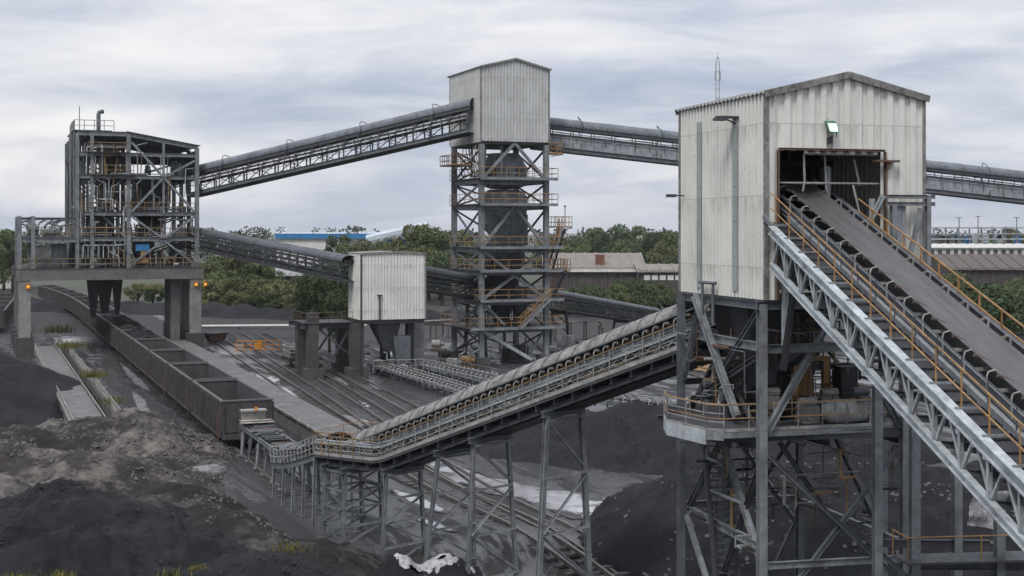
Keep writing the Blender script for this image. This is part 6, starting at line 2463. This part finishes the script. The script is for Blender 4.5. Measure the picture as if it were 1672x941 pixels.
TV = []
for k, (ht, rad, lobes, leaf, nl, mat) in enumerate([(9.5, 4.2, 15, .26, 5200, 'leaf_a'), (8.0, 3.9, 13, .25, 4600, 'leaf_c'), (11, 4.6, 17, .28, 5600, 'leaf_b'), (6.0, 3.6, 12, .22, 4200, 'leaf_a'),
                                              (4.2, 3.2, 10, .20, 3400, 'leaf_c'), (12, 4.4, 16, .30, 5200, 'leaf_a'), (3.6, 3.0, 9, .18, 3200, 'leaf_b')]):
    tk, cr = tree_mesh(100 + k, ht, rad, lobes, leaf, nl, low=.05 if ht < 7 else .12)
    t = thing('shrub' if ht < 5 else 'tree', 'x', 'shrub' if ht < 5 else 'tree', (0, 0, 0), 0, 'shrubs of the yard edge' if ht < 5 else 'trees beyond the yard')
    tk.build('trunk', M['bark'], t)
    cr.build('crown', M[mat], t)
    TV.append([t, family(t), ht, False])
rng = random.Random(12)


def plant(k, u, v, d, label, sc=1.0, wide=1.0, ground=True):
    """tree of kind k whose top shows at (u, v)"""
    t, fam_, ht, used = TV[k]
    p = at(u, v, d)
    z0 = 0.0
    s = max(.35, (p.z - z0) / ht)
    loc = (p.x, p.y, z0 - .1)
    rz = rng.uniform(0, 6.28)
    s2 = max(s * wide, .3) * rng.uniform(.8, 1.12)
    s *= rng.uniform(.86, 1.12)
    if not used:
        t.location, t.rotation_euler, t.scale = loc, (0, 0, rz), (s2, s2, s)
        t['label'] = label
        TV[k][3] = True
        return t
    return dup(t, loc, rz, label, (s2, s2, s), fam_)


KN = ['mid green round', 'yellowish green round', 'dark green tall', 'mid green low', 'pale green spreading', 'broad tall', 'dark green bushy']
n_ = 0
HEDGE = [(335, 430, 250, 0), (352, 418, 262, 2), (370, 415, 256, 0), (392, 418, 246, 1), (410, 428, 250, 1), (428, 432, 244, 0), (446, 438, 252, 2), (470, 440, 262, 2), (362, 446, 240, 3), (345, 460, 236, 4),
         (385, 452, 236, 1), (408, 458, 234, 3), (425, 455, 232, 3), (445, 460, 230, 4), (462, 462, 228, 4), (478, 470, 226, 4), (398, 474, 232, 4), (430, 476, 230, 4), (455, 480, 226, 6), (350, 478, 236, 6), (372, 476, 234, 4), (335, 445, 244, 3),
         (490, 452, 236, 2), (505, 444, 232, 2), (525, 440, 230, 2), (548, 446, 226, 2), (500, 478, 222, 6), (535, 470, 220, 6), (560, 455, 224, 2), (415, 480, 228, 6), (486, 484, 220, 4)]
PLACE = ['in the hedge behind the dark embankment', 'below the sloping dark gallery', 'at the right end of the hedge behind the small house']
ordn = lambda i: (['first', 'second', 'third', 'fourth', 'fifth', 'sixth', 'seventh', 'eighth', 'ninth', 'tenth', 'eleventh', 'twelfth', 'thirteenth', 'fourteenth', 'fifteenth', 'sixteenth', 'seventeenth',
                    'eighteenth', 'nineteenth', 'twentieth'] + [f'twenty {x}' for x in ('first', 'second', 'third', 'fourth', 'fifth', 'sixth', 'seventh', 'eighth', 'ninth')] +
                   ['thirtieth'] + [f'thirty {x}' for x in ('first', 'second', 'third', 'fourth', 'fifth', 'sixth', 'seventh', 'eighth', 'ninth')] + ['fortieth'])[i]
for i, (u, v, d, k) in enumerate(sorted(HEDGE)):
    plant(k, u, v, d, f'{KN[k]} {"shrub" if TV[k][2] < 5 else "tree"}, {ordn(i)} from the left in the hedge behind the embankment')
DARK = [(512, 438, 158, 2), (538, 436, 156, 2), (562, 446, 152, 2)]
for i, (u, v, d, k) in enumerate(DARK):
    plant(k, u, v, d, f'dark {"bush" if k == 6 else "tree"} close behind the railed post frame, {ordn(i)} from the left', 1, .62)
BACK = [(22, 384, 300, 0), (6, 378, 320, 2), (-15, 385, 310, 0), (45, 392, 330, 2), (225, 462, 270, 4), (250, 468, 262, 6), (275, 462, 270, 3), (305, 455, 275, 3),
        (578, 396, 330, 0), (600, 398, 320, 2), (626, 402, 300, 5), (650, 398, 290, 0), (680, 374, 280, 5), (700, 366, 270, 5), (718, 374, 275, 2), (738, 384, 290, 0), (665, 402, 260, 2), (722, 398, 255, 2), (548, 392, 340, 5)]
for i, (u, v, d, k) in enumerate(BACK):
    plant(k, u, v, d, f'{KN[k]} {"shrub" if TV[k][2] < 5 else "tree"}, {ordn(i)} from the left ' + 'of the trees behind the hedge')
MID = [(915, 392, 380, 2), (935, 396, 360, 1), (950, 378, 400, 2), (972, 376, 420, 5), (998, 374, 400, 2), (1020, 390, 390, 0), (1040, 372, 420, 5), (1062, 384, 350, 2), (1078, 372, 400, 2), (1095, 376, 340, 2), (1108, 370, 330, 5), (1085, 395, 320, 0),
       (1120, 385, 325, 2), (1105, 410, 300, 2), (893, 398, 370, 0)]
for i, (u, v, d, k) in enumerate(sorted(MID)):
    plant(k, u, v, d, f'{KN[k]} tree, {ordn(i)} from the left of the row behind the long shed')
FR = [(945, 470, 236, 3), (965, 462, 232, 2), (985, 468, 228, 6), (1005, 464, 226, 3), (1025, 456, 230, 2), (1048, 458, 226, 2), (1068, 466, 224, 3), (1090, 474, 222, 6), (930, 480, 226, 4), (960, 482, 222, 6), (1015, 482, 218, 4), (1050, 480, 216, 6)]
for i, (u, v, d, k) in enumerate(sorted(FR)):
    plant(k, u, v, d, f'{KN[k]} {"shrub" if TV[k][2] < 5 else "tree"}, {ordn(i)} from the left before the long shed')
RT_ = [(1560, 462, 190, 6), (1580, 458, 195, 6), (1602, 464, 190, 6), (1625, 459, 186, 3), (1650, 464, 180, 6), (1676, 456, 182, 3), (1590, 470, 172, 6), (1640, 472, 168, 6), (1530, 470, 180, 4), (1545, 382, 430, 0), (1600, 384, 440, 2), (1655, 380, 430, 0)]
for i, (u, v, d, k) in enumerate(sorted(RT_)):
    plant(k, u, v, d, f'{KN[k]} {"shrub" if TV[k][2] < 5 else "tree"}, {ordn(i)} from the left, right of the big house')
# far wood that reads as one mass along the horizon
rf = random.Random(44)
mb = MB()
for i in range(760):
    y = rf.uniform(520, 1000) if i < 640 else rf.uniform(430, 520)
    x = rf.uniform(-.95, .95) * y
    h = rf.uniform(7, 14.5) * (1 + .0002 * y)
    w = rf.uniform(3.5, 6.5)
    for _ in range(90):
        p = V((rf.gauss(0, .42), rf.gauss(0, .42), rf.random()))
        k = math.sin(PI * min(1, p.z * .8 + .12)) ** .5
        c = V((x + p.x * w * k, y + p.y * w * k, h * p.z))
        a = V((rf.gauss(0, 1), rf.gauss(0, 1), rf.gauss(0, 1))).normalized()
        b = a.cross(V((rf.gauss(0, 1), rf.gauss(0, 1), rf.gauss(0, 1)))).normalized()
        l = rf.uniform(.5, 1.0)
        mb.add([c - a * l, c - b * l * .7, c + a * l, c + b * l * .7], [(0, 1, 2, 3)])
tag(mb.build('far_wood', M['leaf_far']), kind='stuff')


# ------------------------------------------------------------------ far buildings
def shed(name, label, u0, u1, v_ridge, v_eave, d, depth, wall, roof, skew=0.0, zb=0.0, cat='shed', bays=0, bay_m=None, v_band=None):
    a, b = at(u0, v_eave, d), at(u1, v_eave, d + skew)
    L = math.hypot(b.x - a.x, b.y - a.y)
    rz = math.atan2(b.y - a.y, b.x - a.x)
    t = thing(name, label, cat, (a.x, a.y, 0), rz)
    ze = a.z
    zr = at(u0, v_ridge, d + depth / 2).z
    mb = MB(); mb.corr((0, 0, 0), (1, 0, 0), L, zb, ze, 1.6, .12, .1); mb.build('wall', M[wall], t)
    mb = MB(); mb.bx(.05, L - .05, depth, depth + .2, zb, ze - .02); mb.build('wall', M[wall], t)
    for x in (0, L):
        mb = MB()
        mb.add([(x - .1, 0, zb), (x - .1, depth, zb), (x - .1, depth, ze), (x - .1, depth / 2, zr), (x - .1, 0, ze), (x + .1, 0, zb), (x + .1, depth, zb), (x + .1, depth, ze), (x + .1, depth / 2, zr), (x + .1, 0, ze)],
               [(0, 1, 2, 3, 4), (9, 8, 7, 6, 5)])
        mb.build('gable', M[wall], t)
    mb = MB()
    n = max(2, int(L / 2.2))
    for s, (ya, yb) in ((0, (-.7, depth / 2)), (1, (depth + .7, depth / 2))):
        za = ze - .35
        for i in range(n):
            x0, x1 = -.5 + (L + 1) * i / n, -.5 + (L + 1) * (i + 1) / n - .05
            xm = x0 + (x1 - x0) * .8
            for p, q, zz in ((x0, xm, 0), (xm, x1, .12)):
                mb.add([(p, ya, za + zz + .1), (q, ya, za + zz + .1), (q, yb, zr + zz + .1), (p, yb, zr + zz + .1), (p, ya, za), (q, ya, za), (q, yb, zr), (p, yb, zr)],
                       [(0, 1, 2, 3), (7, 6, 5, 4), (0, 4, 5, 1), (1, 5, 6, 2), (2, 6, 7, 3), (3, 7, 4, 0)])
    rf_ = mb.build('roof', M[roof], t)
    return t, L, ze, zr


t, L, ze, zr = shed('long_shed', 'long low shed with beige roof and dark brown wall behind the bushes', 890, 1052, 414, 437, 275, 22, 'far_brown', 'far_roof')
mb = MB(); mb.bx(10.5, 12.3, 2.0, 4.0, ze - .2, ze + 2.6); mb.build('vent_stack', M['brick'], t)
mb = MB(); mb.bx(-.2, L + .2, -.9, -.72, ze - .9, ze - .3); mb.build('gutter_band', M['far_white'], t)
t, L, ze, zr = shed('low_annex', 'lower brown annex with flat pale roof joined right of the long shed', 1045, 1125, 432, 442, 268, 16, 'far_brown', 'far_roof')
for i in range(6):
    mb = MB(); mb.bx(.8 + i * 1.55, 2.0 + i * 1.55, -.2, -.14, ze - 1.9, ze - .9); mb.build('window', M['far_white'], t)
t, L, ze, zr = shed('long_white_shed', 'far white shed with a bright blue fascia behind the dark gallery', 452, 612, 380, 383, 470, 30, 'far_white', 'far_sheet')
mb = MB(); mb.bx(-.4, L + .4, -1.0, -.75, ze - 1.5, ze + .3); mb.build('fascia', M['far_blue'], t)
a, b = at(600, 391, 430), at(700, 364, 430)
t = thing('far_gallery', 'far pale sloping conveyor roof on stilts right of the blue shed', 'conveyor', (a.x, a.y, 0), 0)
L = b.x - a.x
mb = MB(); mb.ext([(-2.6, 0), (2.6, 0), (2.6, 1.3), (0, 2.2), (-2.6, 1.3)], (0, 0, a.z - .8), (L, 0, b.z - 1.6)); mb.build('roof', M['far_sheet'], t)
for i in range(8):
    f = (i + .5) / 8
    mb = MB(); mb.beam((L * f, -1, 0), (L * f, -1, a.z + (b.z - a.z) * f - 1.0), .5); mb.build('stilt', M['far_sheet'], t)
mb = MB(); mb.bx(L * .3, L * .9, 2, 9, 0, 11.5); mb.build('lower_hall', M['far_blue'], t)
for i, (u0, u1, vr, ve, d, w, r, lab) in enumerate([(952, 1000, 388, 394, 520, 'far_white', 'far_brown_roof', 'far low house with red brown roof among the trees, left one'),
                                                   (1030, 1075, 386, 392, 540, 'far_white', 'far_roof', 'far low house with pale roof among the trees'),
                                                   (900, 948, 392, 398, 560, 'far_brown', 'far_brown_roof', 'far low brown house just right of the tower landing'),
                                                   (-40, 18, 410, 413, 330, 'far_white', 'far_roof', 'long pale low house at the left edge behind the curved track'),
                                                   (325, 352, 441, 446, 300, 'conc_pale', 'far_roof', 'small pale hut roof among trees right of the bin building')]):
    t, L, ze, zr = shed('far_house', lab, u0, u1, vr, ve, d, 12, w, r, cat='house')
    for j in range(4):
        mb = MB(); mb.bx(L * (.12 + .22 * j), L * (.12 + .22 * j) + 1.2, -.2, -.13, ze - 2.2, ze - 1.0); mb.build('window', M['black_steel'], t)
t, L, ze, zr = shed('dark_shed', 'dark grey shed half hidden by trees left of the small transfer house', 448, 500, 428, 448, 250, 14, 'far_brown', 'roof')
t, L, ze, zr = shed('white_hall', 'long white hall with a row of small windows right of the big house', 1495, 1800, 399, 403, 330, 24, 'far_white', 'far_white')
for i in range(22):
    mb = MB(); mb.bx(1.5 + i * 1.95, 2.5 + i * 1.95, -.25, -.18, ze - 1.9, ze - .7); mb.build('window', M['far_brown'], t)
t, L, ze, zr = shed('brown_barn', 'dark barn with dull red brown roof right of the big house', 1553, 1760, 416, 438, 240, 18, 'far_brown', 'far_brown_roof')
t = thing('pipe_bridge', 'long grey pipe bridge on many posts on the right horizon', 'pipe bridge', (at(1505, 395, 350).x, 350, 0), 0)
for zz, hh in ((14.9, .35), (13.4, .25), (12.0, .4)):
    mb = MB(); mb.bx(0, 60, -.3, .3, zz - hh / 2, zz + hh / 2); mb.build('pipe', M['panel'], t)
for i in range(20):
    mb = MB(); mb.bx(i * 3.1 - .14, i * 3.1 + .14, -.25, .25, 0, 15.0); mb.build('post', M['steel_mid'], t)
for i in range(26):
    mb = MB(); x = rf.uniform(.5, 58); mb.bx(x - rf.uniform(.3, 1.1), x + rf.uniform(.3, 1.1), .4, 2, 11.2 + rf.uniform(-1, 1), 12.6 + rf.uniform(-.6, 1)); mb.build('pipe_unit', M[rf.choice(('panel', 'steel_mid', 'far_blue', 'far_sheet', 'rusty'))], t)
for i, (u, v) in enumerate(((1566, 356), (1597, 354), (1660, 356))):
    p = at(u, v, 345)
    t = thing('light_mast', f'thin light mast above the pipe bridge, {["leftmost", "middle", "rightmost"][i]} of three', 'mast', (p.x, p.y, 0), 0, 'light masts on the right horizon')
    mb = MB(); mb.tube((0, 0, 0), (0, 0, p.z), .12, 6); mb.build('pole', M['steel_mid'], t)
    mb = MB(); mb.bx(-.7, .7, -.15, .15, p.z, p.z + .16); mb.build('crossbar', M['steel_mid'], t)
lm = thing('wall_lamp', 'small dark lamp on an arm left of the big transfer house', 'lamp', bpt(-.1, 5.8, 15.2), BRZ)
mb = MB(); mb.tube((0, 0, 0), (-.45, 0, .02), .025, 5); mb.build('arm', M['steel_dark'], lm)
mb = MB(); mb.bx(-.62, -.32, -.1, .1, -.05, .05); mb.build('housing', M['steel_dark'], lm)

# ------------------------------------------------------------------ thin haze over the whole place
mb = MB(); mb.bx(-6600, 6600, -700, 9600, -4, 36)
hz = mb.build('haze', M['haze'])
tag(hz, kind='stuff')
